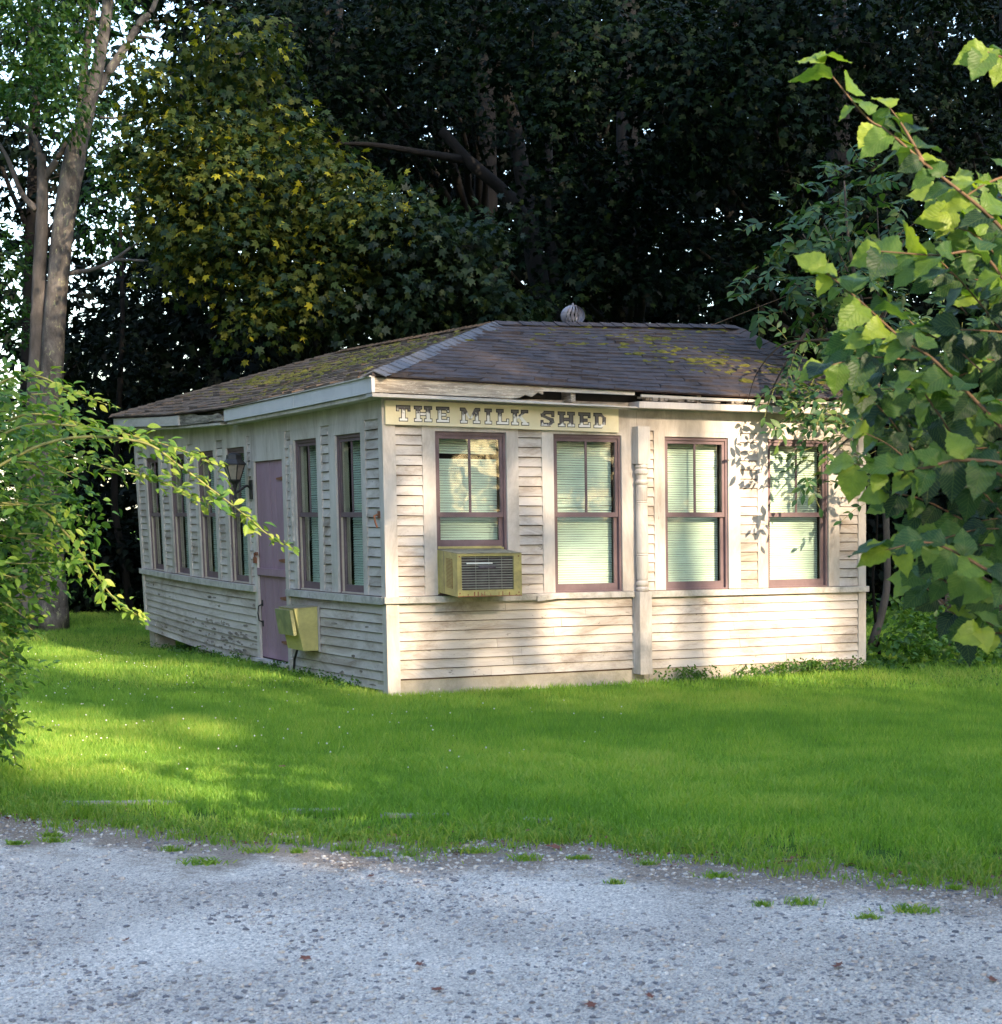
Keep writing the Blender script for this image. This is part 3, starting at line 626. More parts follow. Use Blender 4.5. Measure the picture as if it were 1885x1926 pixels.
# ---- sign
sl = W(np.array([[0, 0, 2.25]]))[0]
sign = empty('hand_painted_sign', sl, 'long cream sign board lettered THE MILK SHED under the front eave', 'sign')
def SG(V):
    return W(V)
t = MB(); t.prism([(.0, 2.265), (2.245, 2.243), (2.245, 2.457), (0.0, 2.468)], .027, .052, lambda a_, b_, q: (a_-.005, -q, b_)); t.build('board', 'signboard', sign, SG)
def uof(px):
    r_ = (px-942.5)/F; return (14*r_+.944)/(.8993-.4371*r_)
def letter_quads(ch):
    """slab-serif letter as convex quads in a unit box"""
    s = .2; e = .17
    def rc(x0, y0, x1, y1): return [(x0, y0), (x1, y0), (x1, y1), (x0, y1)]
    if ch == 'T': return [rc(0, .8, 1, 1), rc(.37, .15, .63, .8), rc(.2, 0, .8, .17), rc(0, .66, .16, .8), rc(.84, .66, 1, .8)]
    if ch == 'H': return [rc(.1, .15, .32, .85), rc(.68, .15, .9, .85), rc(0, 0, .42, .17), rc(.58, 0, 1, .17), rc(0, .83, .42, 1), rc(.58, .83, 1, 1), rc(.32, .41, .68, .58)]
    if ch == 'E': return [rc(.12, .15, .38, .85), rc(0, 0, 1, .17), rc(0, .83, 1, 1), rc(.38, .42, .74, .57), rc(.84, .17, 1, .32), rc(.84, .68, 1, .83)]
    if ch == 'M': return [rc(.08, .15, .24, .85), rc(.76, .15, .92, .85), rc(0, 0, .34, .16), rc(.66, 0, 1, .16), rc(0, .85, .22, 1), rc(.78, .85, 1, 1), [(.10, 1), (.43, .30), (.52, .30), (.27, 1)], [(.73, 1), (.48, .30), (.57, .30), (.90, 1)]]
    if ch == 'I': return [rc(.28, .15, .72, .85), rc(0, 0, 1, .17), rc(0, .83, 1, 1)]
    if ch == 'L': return [rc(.14, .15, .40, .85), rc(0, .83, .56, 1), rc(0, 0, 1, .17), rc(.84, .17, 1, .36)]
    if ch == 'K': return [rc(.1, .15, .30, .85), rc(0, 0, .4, .17), rc(0, .83, .4, 1), [(.30, .42), (.36, .58), (.86, .86), (.66, .86)][:0] or [(.30, .38), (.84, .85), (.62, .85), (.30, .56)], [(.40, .52), (.70, .12), (.94, .12), (.54, .64)], rc(.60, 0, 1, .15), rc(.58, .85, .96, 1)]
    if ch == 'D': return [rc(.12, .15, .36, .85), [(0, 0), (.62, 0), (.80, .17), (0, .17)], [(0, .83), (.80, .83), (.62, 1), (0, 1)], [(.62, 0), (.95, .25), (.74, .32), (.55, .17)], [(.95, .25), (.98, .72), (.76, .68), (.74, .32)], [(.98, .72), (.62, 1), (.55, .83), (.76, .68)]]
    if ch == 'S': return [rc(0, .0, .16, .36), [(.0, .0), (.72, .0), (.62, .17), (.0, .17)], [(.72, 0), (1, .26), (.76, .30), (.58, .16)], [(1, .26), (.92, .52), (.60, .44), (.76, .30)], [(.92, .52), (.20, .76), (.06, .62), (.60, .42)], [(.2, .76), (.06, .62), (.0, .80), (.24, .84)], [(.0, .80), (.24, 1), (.38, .84), (.22, .76)], [(.24, 1), (.84, 1), (.84, .84), (.36, .84)], rc(.84, .66, 1, 1)]
letters = [('T', 754, 779, .0), ('H', 787, 819, .0), ('E', 828, 851, -.05), ('M', 872, 908, .05), ('I', 917.5, 929.5, .05), ('L', 939, 961, -.02), ('K', 966.5, 998, .02), ('S', 1021, 1045, .32), ('H', 1053, 1083, .30), ('E', 1091, 1112, .2), ('D', 1119, 1141, .2)]
for ch, x0, x1, bias in letters:
    u0, u1 = uof(x0), uof(x1); zb = 2.298-.008*u0; zt = zb+.128
    ol = MB(); fl = MB(); fr2 = []
    for i, q in enumerate(letter_quads(ch)):
        P_ = [(u0+(u1-u0)*x, zb+(zt-zb)*y) for x, y in q]; cx = sum(p[0] for p in P_)/4; cz = sum(p[1] for p in P_)/4
        big = [(x+math.copysign(.0048, x-cx), z+math.copysign(.0055, z-cz)) for x, z in P_]; small = [(x-math.copysign(.0018, x-cx), z-math.copysign(.0012, z-cz)) for x, z in P_]
        ol.prism(big, .050, .0532+i*.00012, lambda a_, b_, d_: (a_-.005, -d_, b_)); 
        fl.prism(small, .052, .0552+i*.00012, lambda a_, b_, d_: (a_-.005, -d_, b_)); fr2 += [((z-zb)/(zt-zb))*.62+bias for x, z in small]*2
    lo_ = ol.build('letter', 'ink', sign, SG)
    V = SG(np.array(fl.v, float)); mesh_obj('letter_paint', V, fl.f, 'letter', lo_, rnd=fr2)

# ---- air conditioner in the first front window
acl = W(np.array([[.77, -.2, .81]]))[0]
ac = empty('air_conditioner', acl, 'rusty gold window air conditioner sticking out of the front window', 'air conditioner')
def acf(V):       # tilts down outwards
    V = np.asarray(V, float).copy(); V[:, 2] -= .075*np.clip(-V[:, 1], 0, 1); return W(V)
u0, u1, zb, zt = .470, 1.072, .838, 1.207; D = .40
t = MB()
t.box(u0, u0+.012, -D, .09, zb, zt-.006); t.box(u1-.012, u1, -D, .09, zb, zt-.006); t.box(u0+.012, u1-.012, -D, .09, zb, zb+.012)
fw = .04
t.box(u0+.012, u0+fw, -D+.001, -D+.02, zb+.012, zt-.006); t.box(u1-.075, u1-.012, -D+.001, -D+.02, zb+.012, zt-.006); t.box(u0+fw, u1-.075, -D+.001, -D+.02, zb+.012, zb+.055); t.box(u0+fw, u1-.075, -D+.001, -D+.02, zt-.028, zt-.006)
t.build('cabinet', 'gold', ac, acf)
t = MB(); t.box(u0-.002, u1+.002, -D-.004, .09, zt-.006, zt); t.build('top_panel', 'grime', ac, acf)
t = MB(); t.box(u0+.012, u1-.012, -D+.04, -D+.05, zb+.012, zt-.006); g_ = t.build('grille', 'grille', ac, acf)
t = MB(); n = 13
for i in range(n):
    z = zb+.068+(zt-.04-zb-.068)*i/(n-1); t.box(u0+fw, u1-.075, -D+.012, -D+.034, z-.0022, z+.0022)
for q in (.3, .55, .8):
    x = u0+fw+(u1-.075-u0-fw)*q; t.box(x-.002, x+.002, -D+.033, -D+.037, zb+.055, zt-.03)
t.build('fin', 'fin', g_, acf)
t = MB(); t.box(u0+.09, u0+.33, -D+.004, -D+.012, 1.113, 1.124); t.build('white_strip', 'whitestrip', ac, acf)
t = MB(); t.box(u0-.0015, u0, -.30, -.175, zb+.06, zt-.06); g_ = t.build('side_louver', 'rust', ac, acf)
t = MB()
for i in range(22): z = zb+.065+i*.0115; t.box(u0-.006, u0-.0012, -.298, -.177, z, z+.006)
t.build('louver_slats', 'gold', g_, acf)
t = MB(); t.box(u0-.018, u0, -.02, .0, zb-.02, zt-.01); t.box(u1, u1+.018, -.02, .0, zb, zt+.01); t.box(u0, u1, -.016, -.003, zt, zt+.02); t.build('mounting_flange', 'gold', ac, acf)

t = MB(); t.box(u0+.20, u0+.36, -D+.0045, -D+.0105, 1.075, 1.100); t.build('rating_plate', 'grille', ac, acf)
for q, (x, z) in enumerate([(u0+.02, zb+.03), (u0+.02, zt-.03), (u1-.03, zb+.03), (u1-.03, zt-.03)]):
    t = MB(); t.tube([(x, -D+.001, z), (x, -D-.004, z)], .006, 8); t.build('screw', 'rust', ac, acf)
t = MB()
for q in range(16): x = random.uniform(u0+.02, u1-.02); w_ = random.uniform(.004, .012); t.box(x, x+w_, -D-.0006, -D+.001, zb, zb+random.uniform(.008, .045))
t.box(u0, u1, -D-.0012, -D+.001, zb-.001, zb+.006); t.build('rust_streaks', 'rust', ac, acf)['kind'] = 'stuff'
t = MB(); t.box(u0-.0012, u0, -.125, -.12, zb, zt-.01); t.build('seam', 'grille', ac, acf)
# ---- yellow metal hopper on the side wall
bl = W(np.array([[-.1, 1.93, .45]]))[0]
bx = empty('yellow_metal_box', bl, 'yellow metal box with olive flap hanging on the side wall by the door', 'metal box')
t = MB(); v0, v1 = 1.70, 2.15; z0, z1 = .262, .65
vs = [(-.018, v0, z0), (-.018, v1, z0), (-.175, v1, z0+.005), (-.175, v0, z0), (-.018, v0, z1+.01), (-.018, v1, z1+.01), (-.255, v1, z1-.005), (-.255, v0, z1-.005)]
t.add(vs, [(0, 1, 2, 3), (4, 7, 6, 5), (0, 3, 7, 4), (1, 5, 6, 2), (3, 2, 6, 7), (0, 4, 5, 1)]); t.build('body', 'goldlite', bx, W)
t = MB(); t.add([(-.018, v0-.004, z1+.011), (-.018, v1+.004, z1+.011), (-.262, v1+.004, z1-.003), (-.262, v0-.004, z1-.003), (-.018, v0-.004, z1+.017), (-.018, v1+.004, z1+.017), (-.262, v1+.004, z1+.003), (-.262, v0-.004, z1+.003)], [(3, 2, 1, 0), (4, 5, 6, 7), (0, 1, 5, 4), (1, 2, 6, 5), (2, 3, 7, 6), (3, 0, 4, 7)]); t.build('lid', 'grime', bx, W)
t = MB(); vs = [(-.258, v0+.03, .635), (-.258, v1+.02, .635), (-.222, v1+.02, .405), (-.222, v0+.03, .405), (-.290, v0+.03, .632), (-.290, v1+.02, .632), (-.255, v1+.02, .400), (-.255, v0+.03, .400)]
t.add(vs, [(0, 1, 2, 3), (7, 6, 5, 4), (0, 4, 5, 1), (1, 5, 6, 2), (2, 6, 7, 3), (3, 7, 4, 0)]); t.build('flap', 'olive', bx, W)
t = MB(); t.tube([(-.06, 2.2, .26), (-.06, 2.3, .15), (-.06, 2.35, .0), (-.05, 2.36, -.05)], .012, 6); t.build('pipe', 'black', bx, W)
t = MB(); fbox(t, 'l', v0-.04, v0-.01, .017, .03, .25, .66); t.build('bracket', 'trim', bx, W)

# ---- coach lantern beside the door
lc = (-.20, 3.60)
lw = W(np.array([[lc[0], lc[1], 1.7]]))[0]
lamp = empty('wall_lantern', lw, 'dark coach lantern on the side wall beside the mauve door', 'lantern')
def lathe4(mb, prof, cen, n=6):
    vs = []
    for r_, z in prof:
        for k in range(n): a_ = 2*math.pi*(k+.5)/n; vs.append((cen[0]+r_*math.cos(a_), cen[1]+r_*math.sin(a_), z))
    fs = [(i*n+k, i*n+(k+1) % n, (i+1)*n+(k+1) % n, (i+1)*n+k) for i in range(len(prof)-1) for k in range(n)]+[tuple(range(n-1, -1, -1)), tuple(range((len(prof)-1)*n, len(prof)*n))]
    mb.add(vs, fs)
t = MB(); lathe4(t, [(.125, 2.015), (.125, 2.03), (.085, 2.075), (.078, 2.12), (.03, 2.14)], lc); t.build('cap', 'black', lamp, W)
t = MB(); lathe4(t, [(.055, 1.86), (.108, 2.015)], lc); gl_ = t.build('glass', 'lampglass', lamp, W)
t = MB()
for k in range(6):
    a_ = 2*math.pi*(k+.5)/6; t.tube([(lc[0]+.058*math.cos(a_), lc[1]+.058*math.sin(a_), 1.86), (lc[0]+.111*math.cos(a_), lc[1]+.111*math.sin(a_), 2.015)], .006, 5)
t.build('bars', 'black', lamp, W)
t = MB(); lathe4(t, [(.02, 1.78), (.03, 1.82), (.06, 1.85), (.062, 1.865)], lc); t.tube([(lc[0], lc[1], 1.80), (lc[0], lc[1], 1.66)], .014, 8)
t.tube(smooth_path([(lc[0], lc[1], 1.72), (-.14, lc[1], 1.76), (-.07, lc[1], 1.80), (-.02, lc[1], 1.76)]), .013, 8); fbox(t, 'l', lc[1]-.05, lc[1]+.05, .016, .035, 1.66, 1.86); t.build('arm', 'black', lamp, W)

# ------------------------------------------------------------ leaf templates (triangles): verts(x across, y along, z) and faces, optional uv
def maple_t():
    A = [(270, .10), (300, .42), (335, .40), (350, .72), (10, .50), (28, .62), (42, 1.0), (60, .55), (68, .60), (90, 1.08), (112, .60), (120, .55), (138, 1.0), (152, .62), (170, .50), (190, .72), (205, .40), (240, .42)]
    V = [(0, .25, 0)]+[(r*.62*math.cos(R(a_)), .3+r*.62*math.sin(R(a_)), -.16*r*r) for a_, r in A]
    return np.array(V), np.array([(0, i, i % len(A)+1) for i in range(1, len(A)+1)])
def maple_lo():
    A = [(270, .12), (350, .72), (15, .42), (42, 1.0), (65, .5), (90, 1.08), (115, .5), (138, 1.0), (165, .42), (190, .72)]
    V = [(0, .25, 0)]+[(r*.62*math.cos(R(a_)), .3+r*.62*math.sin(R(a_)), -.16*r*r) for a_, r in A]
    return np.array(V), np.array([(0, i, i % len(A)+1) for i in range(1, len(A)+1)])
def oval_t(w=.30, fold=.10):
    prof = [(0, 0), (.2, .7), (.45, 1), (.72, .72), (1, 0)]
    V = []; 
    for y, q in prof: V.append((0, y, -.22*y*y))
    for sgn in (-1, 1):
        for y, q in prof[1:-1]: V.append((sgn*w*q, y, -.22*y*y+fold*q))
    Fc = [(0, 5, 1), (1, 5, 6), (1, 6, 2), (2, 6, 7), (2, 7, 3), (3, 7, 4), (0, 1, 8), (1, 9, 8), (1, 2, 9), (2, 10, 9), (2, 3, 10), (3, 4, 10)]
    return np.array(V), np.array(Fc)
def elm_t():
    n = 12; V = []; U = []
    def w(t_): return .45*(math.sin(math.pi*min(1, t_*1.02)**.72)**.75)*(1-.15*t_)+.004
    for i in range(n+1):
        t_ = i/n; y = t_+(0 if t_ < .99 else .05); z0 = -.42*t_*t_+.05*math.sin(t_*7)
        ww = w(t_)
        base = -.07*(1-t_)**6
        for k in (-2, -1, 0, 1, 2):
            x = ww*k/2; tooth = (1.09 if i % 2 else .96) if abs(k) == 2 else 1
            V.append((x*tooth, y+(base if k else 0)-.06*abs(k)/2, z0+.12*abs(k/2)*ww/.4+.035*math.sin(i*1.9+(k > 0)*1.5)*abs(k)/2)); U.append((k/2*ww/.4, t_))
    Fc = []
    for i in range(n):
        for k in range(4):
            a_ = i*5+k; Fc += [(a_, a_+1, a_+6), (a_, a_+6, a_+5)]
    return np.array(V), np.array(Fc), np.array(U)
TM, TL, TO, TN = maple_t(), maple_lo(), oval_t(.30), oval_t(.23, .06)
TE = elm_t()
def norm(a_): return a_/np.maximum(1e-9, np.linalg.norm(a_, axis=-1, keepdims=True))
def leaves(name, pos, nrm, tip, size, T, mat, parent, rnd=None, kind=None, smooth=False):
    """one mesh of many leaves; nrm = face normal, tip = growth direction"""
    tv_, tf_ = T[0], T[1]; n = len(pos); nrm = norm(nrm); tip = norm(tip-nrm*np.sum(tip*nrm, 1, keepdims=True)); sid = np.cross(tip, nrm)
    size = np.asarray(size).reshape(-1, 1, 1)
    V = pos[:, None, :]+size*(tv_[None, :, 0:1]*sid[:, None, :]+tv_[None, :, 1:2]*tip[:, None, :]+tv_[None, :, 2:3]*nrm[:, None, :]*(1 if not hasattr(T, 'curl') else 1))
    k = len(tv_); Fc = (tf_[None]+(np.arange(n)*k)[:, None, None]).reshape(-1, 3)
    if rnd is None: rnd = rng.random(n)
    uv = np.tile(T[2], (n, 1)) if len(T) > 2 else None
    o = mesh_obj(name, V.reshape(-1, 3), Fc, mat, parent, rnd=np.repeat(rnd, k), uv=uv, smooth=smooth)
    if kind: o['kind'] = kind
    return o
def sprays(blobs, dens, rad=.32, per=15, up=.75, hollow=.55, keep=None):
    """blobs: (x,y,z,rx,ry,rz[,mult]) ellipsoids filled with flat leaf sprays -> pos,nrm,tip"""
    C_, D_ = [], []
    for b in blobs:
        x, y, z, rx, ry, rz = b[:6]; mult = b[6] if len(b) > 6 else 1
        n = max(1, int(dens*mult*(rx*ry+ry*rz+rx*rz)/3*4))
        d_ = norm(rng.normal(size=(n, 3))); r_ = hollow+(1-hollow)*rng.random(n)**.7
        r_ = r_*(.85+.3*rng.random(n))
        C_.append(np.array([x, y, z])+d_*r_[:, None]*np.array([rx, ry, rz])); D_.append(d_)
    C_ = np.concatenate(C_); D_ = np.concatenate(D_)
    if keep is not None:
        k = keep(C_); C_, D_ = C_[k], D_[k]
    n = len(C_); Nn = norm(up*np.array([0, 0, 1])+.55*D_+.35*rng.normal(size=(n, 3)))
    m_ = per; Cn = np.repeat(C_, m_, 0); NN = np.repeat(Nn, m_, 0); DD = np.repeat(D_, m_, 0)
    off = rng.normal(size=(n*m_, 3)); off -= NN*np.sum(off*NN, 1, keepdims=True); off = norm(off)*(rad*np.sqrt(rng.random(n*m_)))[:, None]
    pos = Cn+off+NN*rng.normal(size=(n*m_, 1))*rad*.22
    nr = norm(NN+.45*rng.normal(size=(n*m_, 3))); tip = norm(off/rad+.5*DD+np.array([0, 0, -.35])+.3*rng.normal(size=(n*m_, 3)))
    return pos, nr, tip
def limb(mb, p, q, r0, r1, wig=.12, n=7):
    p, q = np.array(p, float), np.array(q, float); L = np.linalg.norm(q-p); pts = []
    for i in range(n+1):
        t_ = i/n; pts.append(p+(q-p)*t_+np.array([random.gauss(0, 1), random.gauss(0, 1), random.gauss(0, .6)])*wig*L*.12*math.sin(math.pi*t_)+np.array([0, 0, .08*L*math.sin(math.pi*t_)]))
    mb.tube(pts, list(np.linspace(r0, r1, n+1)), 7)
    return pts
def tree(name, label, cat, base, h, r0, blobs, leafsz, dens, mat, bark='barkdark', T=TL, group=None, rad=.32, per=15, keep=None, lean=(0, 0), hollow=.55, tuckin=.65, up=.75):
    x, y = base; g = float(gz(x, y)); e = empty(name, (x, y, g), label, cat, group)
    mb = MB(); pts = [(x+lean[0]*t_+.12*math.sin(4*t_+x), y+lean[1]*t_+.1*math.cos(5*t_+x), g-.2+(h+.2)*t_) for t_ in np.linspace(0, 1, 9)]
    rs = [r0*(1.25 if i == 0 else 1)*(1-.75*i/8) for i in range(9)]
    mb.tube(pts, rs, 12, bumpy=.06)
    for b in blobs:
        bz = b[2]-max(.4, .25*b[2]); i = int(np.clip((bz-g)/h*8, 1, 7)); limb(mb, pts[i], b[:3], rs[i]*.45, .015)
        for q in range(2):
            d_ = np.array([random.gauss(0, 1), random.gauss(0, 1), random.gauss(0, .6)]); d_ /= np.linalg.norm(d_); limb(mb, b[:3], np.array(b[:3])+d_*np.array(b[3:6])*.8, .014, .004, n=4)
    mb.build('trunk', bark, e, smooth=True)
    pos, nr, tip = sprays(blobs, dens, rad, per, keep=keep, hollow=hollow, up=up)
    leaves('crown', pos, nr, tip, leafsz*rng.uniform(.7, 1.25, len(pos)), T, mat, e)
    return e
def pxblob(px, py, rpx, Y, ry=1.0, asp=.85, mult=1):
    c = at(px, py, Y); r_ = rpx/F*Y; return (c[0], c[1], c[2], r_, ry, r_*asp, mult)

# ------------------------------------------------------------ trees behind the shed
# warm, yellow-flecked maple hanging over the shed
B = [pxblob(*q) for q in [(330, 170, 85, 23.5), (450, 110, 95, 23.5), (300, 290, 75, 23.2), (400, 250, 90, 23), (520, 240, 80, 23.5, 1, .85, .7), (340, 400, 90, 23), (450, 360, 100, 22.8), (560, 330, 95, 23), (650, 380, 85, 22.6), (710, 420, 70, 22.4), (420, 480, 85, 23), (520, 470, 90, 22.8), (610, 490, 80, 22.8), (560, 570, 75, 23), (660, 530, 70, 23), (480, 600, 50, 23.2, 1, .9, .7), (340, 500, 55, 23.4, 1, .7, .6)]]
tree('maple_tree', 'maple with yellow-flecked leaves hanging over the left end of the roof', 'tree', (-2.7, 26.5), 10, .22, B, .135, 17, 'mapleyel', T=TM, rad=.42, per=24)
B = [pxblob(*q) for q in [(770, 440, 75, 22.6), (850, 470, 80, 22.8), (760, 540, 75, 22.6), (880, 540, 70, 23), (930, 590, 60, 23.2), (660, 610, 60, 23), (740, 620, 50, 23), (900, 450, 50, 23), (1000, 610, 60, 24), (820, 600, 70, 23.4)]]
tree('maple_tree', 'low blue-green maple boughs just above the roof hip', 'tree', (.9, 26.8), 8, .2, B, .135, 17, 'mapleteal_lit', T=TM, rad=.42, per=24)
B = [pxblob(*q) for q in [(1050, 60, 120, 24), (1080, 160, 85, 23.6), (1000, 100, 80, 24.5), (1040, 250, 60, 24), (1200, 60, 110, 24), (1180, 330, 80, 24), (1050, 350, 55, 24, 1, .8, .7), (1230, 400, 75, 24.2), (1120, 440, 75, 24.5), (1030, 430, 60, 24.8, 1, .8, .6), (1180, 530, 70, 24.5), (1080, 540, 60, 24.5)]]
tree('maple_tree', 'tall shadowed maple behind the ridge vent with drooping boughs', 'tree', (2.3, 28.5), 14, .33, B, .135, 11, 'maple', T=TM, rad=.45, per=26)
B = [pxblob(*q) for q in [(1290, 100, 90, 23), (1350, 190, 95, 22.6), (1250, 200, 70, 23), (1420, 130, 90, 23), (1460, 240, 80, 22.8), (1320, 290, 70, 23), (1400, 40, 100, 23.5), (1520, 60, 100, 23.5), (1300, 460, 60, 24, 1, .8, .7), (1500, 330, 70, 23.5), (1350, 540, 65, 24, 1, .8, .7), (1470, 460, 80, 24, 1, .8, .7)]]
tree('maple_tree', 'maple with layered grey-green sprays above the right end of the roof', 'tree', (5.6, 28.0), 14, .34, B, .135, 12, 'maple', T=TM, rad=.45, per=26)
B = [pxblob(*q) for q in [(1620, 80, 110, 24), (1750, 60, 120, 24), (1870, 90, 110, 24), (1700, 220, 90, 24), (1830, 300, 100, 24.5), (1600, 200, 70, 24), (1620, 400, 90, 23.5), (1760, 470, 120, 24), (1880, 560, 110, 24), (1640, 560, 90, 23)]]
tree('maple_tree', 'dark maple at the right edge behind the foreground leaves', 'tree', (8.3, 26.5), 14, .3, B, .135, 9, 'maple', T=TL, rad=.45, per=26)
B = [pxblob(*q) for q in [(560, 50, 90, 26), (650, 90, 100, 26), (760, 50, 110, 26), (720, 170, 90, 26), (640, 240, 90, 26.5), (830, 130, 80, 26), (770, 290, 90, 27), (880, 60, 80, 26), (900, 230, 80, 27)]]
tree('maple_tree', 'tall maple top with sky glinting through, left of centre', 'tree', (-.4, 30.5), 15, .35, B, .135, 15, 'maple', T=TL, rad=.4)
# bare dark limbs forking behind the ridge
fe_ = empty('leaning_tree', at(1010, 1150, 26.5), 'dark leaning trunk forking into two bare limbs behind the roof', 'tree')
t = MB(); t.tube(smooth_path([at(1060, 1160, 26.8), at(1030, 700, 26.6), at(1005, 480, 26.5), at(960, 375, 26.3), at(890, 310, 26.0), at(830, 245, 26)]), [.2]*7+[.17]*6+[.14]*6+[.10]*6+[.08]*6, 10)
t.tube(smooth_path([at(870, 300, 26), at(800, 288, 25.6), at(700, 272, 25.2), at(620, 270, 25)]), list(np.linspace(.075, .02, 19)), 8)
t.tube(smooth_path([at(1010, 500, 26.5), at(960, 200, 27), at(915, 60, 27), at(900, -60, 27)]), list(np.linspace(.15, .07, 19)), 9)
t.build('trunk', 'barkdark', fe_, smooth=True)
pos, nr, tip = sprays([pxblob(880, -40, 90, 26.5), pxblob(960, 10, 70, 26.5), pxblob(600, 200, 60, 25.5)], 14, .36)
leaves('crown', pos, nr, tip, .15*rng.uniform(.7, 1.2, len(pos)), TL, 'maple', fe_)

# second row of dark trees
row2 = [(-5.6, 32, 'slim dark tree standing behind the double trunk', .9), (-3.2, 30.5, 'dark tree filling the gap behind the low end of the roof', .8), (-.6, 33.5, 'dark tree behind the left part of the roof', 1), (2.0, 32.5, 'dark tree behind the middle of the ridge', 1.15), (4.6, 33.5, 'dark tree behind the right half of the roof', 1.15), (7.2, 32, 'dark tree behind the right end of the roof', 1.1), (9.8, 31, 'dark tree beyond the right edge of the shed', 1.0), (-8.8, 31, 'dark sparse tree at the far left edge', .3)]
for i, (x, y, lab, dn) in enumerate(row2):
    B = []
    for k in range(11):
        z = 1.0+k*1.15; B.append((x+random.uniform(-1.0, 1.0), y+random.uniform(-1, 1), z, 1.7, 1.4, 1.1, 1.0 if z > 1.9 or x > -4 else 1.2))
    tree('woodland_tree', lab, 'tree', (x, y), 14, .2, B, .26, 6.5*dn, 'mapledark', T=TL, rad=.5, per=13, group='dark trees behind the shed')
# far woodland mass
blobs = []
for x in np.arange(-16, 17, 2.4):
    for z in np.arange(.8, 16, 2.0):
        den = .55 if x < -9.5 else (1.6 if x < -5 else 1.5)
        if z < 2.5: den = 1.5
        if x < -6 and z > 8: den = .45
        blobs.append((x+random.uniform(-.6, .6), 40+random.uniform(-1.5, 1.5), z, 1.9, 1.6, 1.5, den))
pos, nr, tip = sprays(blobs, 3.0, .65, 13)
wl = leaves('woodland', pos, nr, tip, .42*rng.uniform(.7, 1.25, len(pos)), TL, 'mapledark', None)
tag(wl, 'dark mass of woodland far behind the shed', 'woodland', kind='stuff')
mbw = MB()
# understory shrubs at left background
B = [(x, 30+random.uniform(-1, 1), z, 1.0, .8, .7, 1) for x in np.arange(-9.5, -2.0, 1.1) for z in (.1, .9)]
B += [(x, 27+random.uniform(-1, 1), z, 1.0, .8, .7, 1) for x in np.arange(4.5, 10, 1.1) for z in (.3, 1.1, 1.9)]
pos, nr, tip = sprays(B, 14, .35, 13)
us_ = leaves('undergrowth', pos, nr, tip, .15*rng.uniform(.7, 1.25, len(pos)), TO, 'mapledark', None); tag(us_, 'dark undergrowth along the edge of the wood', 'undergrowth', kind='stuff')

# ------------------------------------------------------------ big double-trunk tree on the left
bt = empty('broadleaf_tree', at(85, 1170, 25), 'tall tree with two fused grey trunks and bright green leaves at the left', 'tree')
Y = 25
t = MB()
def pxtube(mb, pts, rpx, Y, n=12, bumpy=.05, k=6):
    P_ = smooth_path([at(a_, b_, (c[0] if c else Y)) for a_, b_, *c in pts], k); m_ = len(P_); rr = np.interp(np.linspace(0, 1, m_), np.linspace(0, 1, len(rpx)), rpx)/F*Y; mb.tube(P_, list(rr), n, bumpy=bumpy)
pxtube(t, [(52, 1185), (58, 1000), (64, 800), (70, 650), (76, 480), (80, 370), (78, 290)], [30, 19, 17, 15, 13, 11, 8], Y)
pxtube(t, [(80, 320), (66, 262), (40, 232), (5, 225), (-40, 260)], [7, 5, 4, 3, 2], Y, 7); pxtube(t, [(68, 395), (40, 362), (15, 300), (-5, 265)], [7, 5, 4, 3], Y, 7)
pxtube(t, [(80, 340), (110, 295), (140, 240)], [8, 6, 5], Y, 8)
pxtube(t, [(127, 515), (180, 505), (216, 488), (240, 470), (262, 455)], [5, 4, 4, 3, 2], Y, 7); pxtube(t, [(216, 488), (260, 490), (310, 492)], [3.5, 2.5, 1.5], Y, 6)
t.build('side_trunk', 'barkgrey', bt, smooth=True)
t = MB()
pxtube(t, [(98, 1185), (94, 1000), (92, 850), (98, 700), (106, 560), (120, 420), (138, 310), (150, 260), (170, 190), (185, 120), (197, 50), (206, -30), (215, -150)], [32, 24, 22, 21, 20, 20, 21, 17, 13, 12, 11, 10, 6], Y-.1, 14)
pxtube(t, [(148, 265), (155, 180), (160, 110), (172, 40), (182, -40)], [12, 9, 8, 7, 6], Y+.1, 9)
pxtube(t, [(182, 175), (205, 135), (238, 85), (265, 40), (284, 22), (300, -20)], [10, 9, 8, 7, 5, 4], Y, 9); pxtube(t, [(262, 68), (285, 72), (300, 80)], [3, 2.5, 2], Y, 6); pxtube(t, [(275, 40), (298, 38)], [3, 2], Y, 6)
pxtube(t, [(182, 220), (215, 222), (250, 215)], [3, 2, 1.5], Y, 6)
t.build('main_trunk', 'barkpale', bt, smooth=True)
B = [pxblob(*q) for q in [(60, 60, 80, 24.3, .9, .8, .9), (20, 150, 70, 24, .9, .8, .9), (120, 110, 60, 24, .8, .8, .8), (70, 180, 70, 24, .8, .7, 1), (130, 215, 55, 24, .7, .6, 1), (10, 20, 60, 24, .8, .8, .7), (230, 60, 50, 26, .8, .8, .5), (200, 240, 60, 26, .8, .8, .7), (140, 30, 50, 24.5, .7, .8, .6), (30, -60, 120, 24, 1, .8, 1), (200, -80, 120, 25, 1, .8, 1), (10, 480, 50, 26, .8, 1, .8), (190, 420, 60, 27, .8, 1, .7), (200, 330, 50, 27, .8, 1, .7), (20, 600, 50, 27, .8, 1, .6)]]
pos, nr, tip = sprays(B, 30, .3, 15)
leaves('crown', pos, nr, tip, .105*rng.uniform(.7, 1.25, len(pos)), TN, 'ash', bt)
e = empty('thin_tree', at(245, 1170, 29), 'thin dark trunk between the double trunk and the shed corner', 'tree')
t = MB(); pxtube(t, [(248, 1170), (232, 1050), (215, 950), (222, 800), (230, 600), (225, 400)], [8, 7, 7, 6, 5, 4], 29, 8); t.build('trunk', 'barkdark', e, smooth=True)
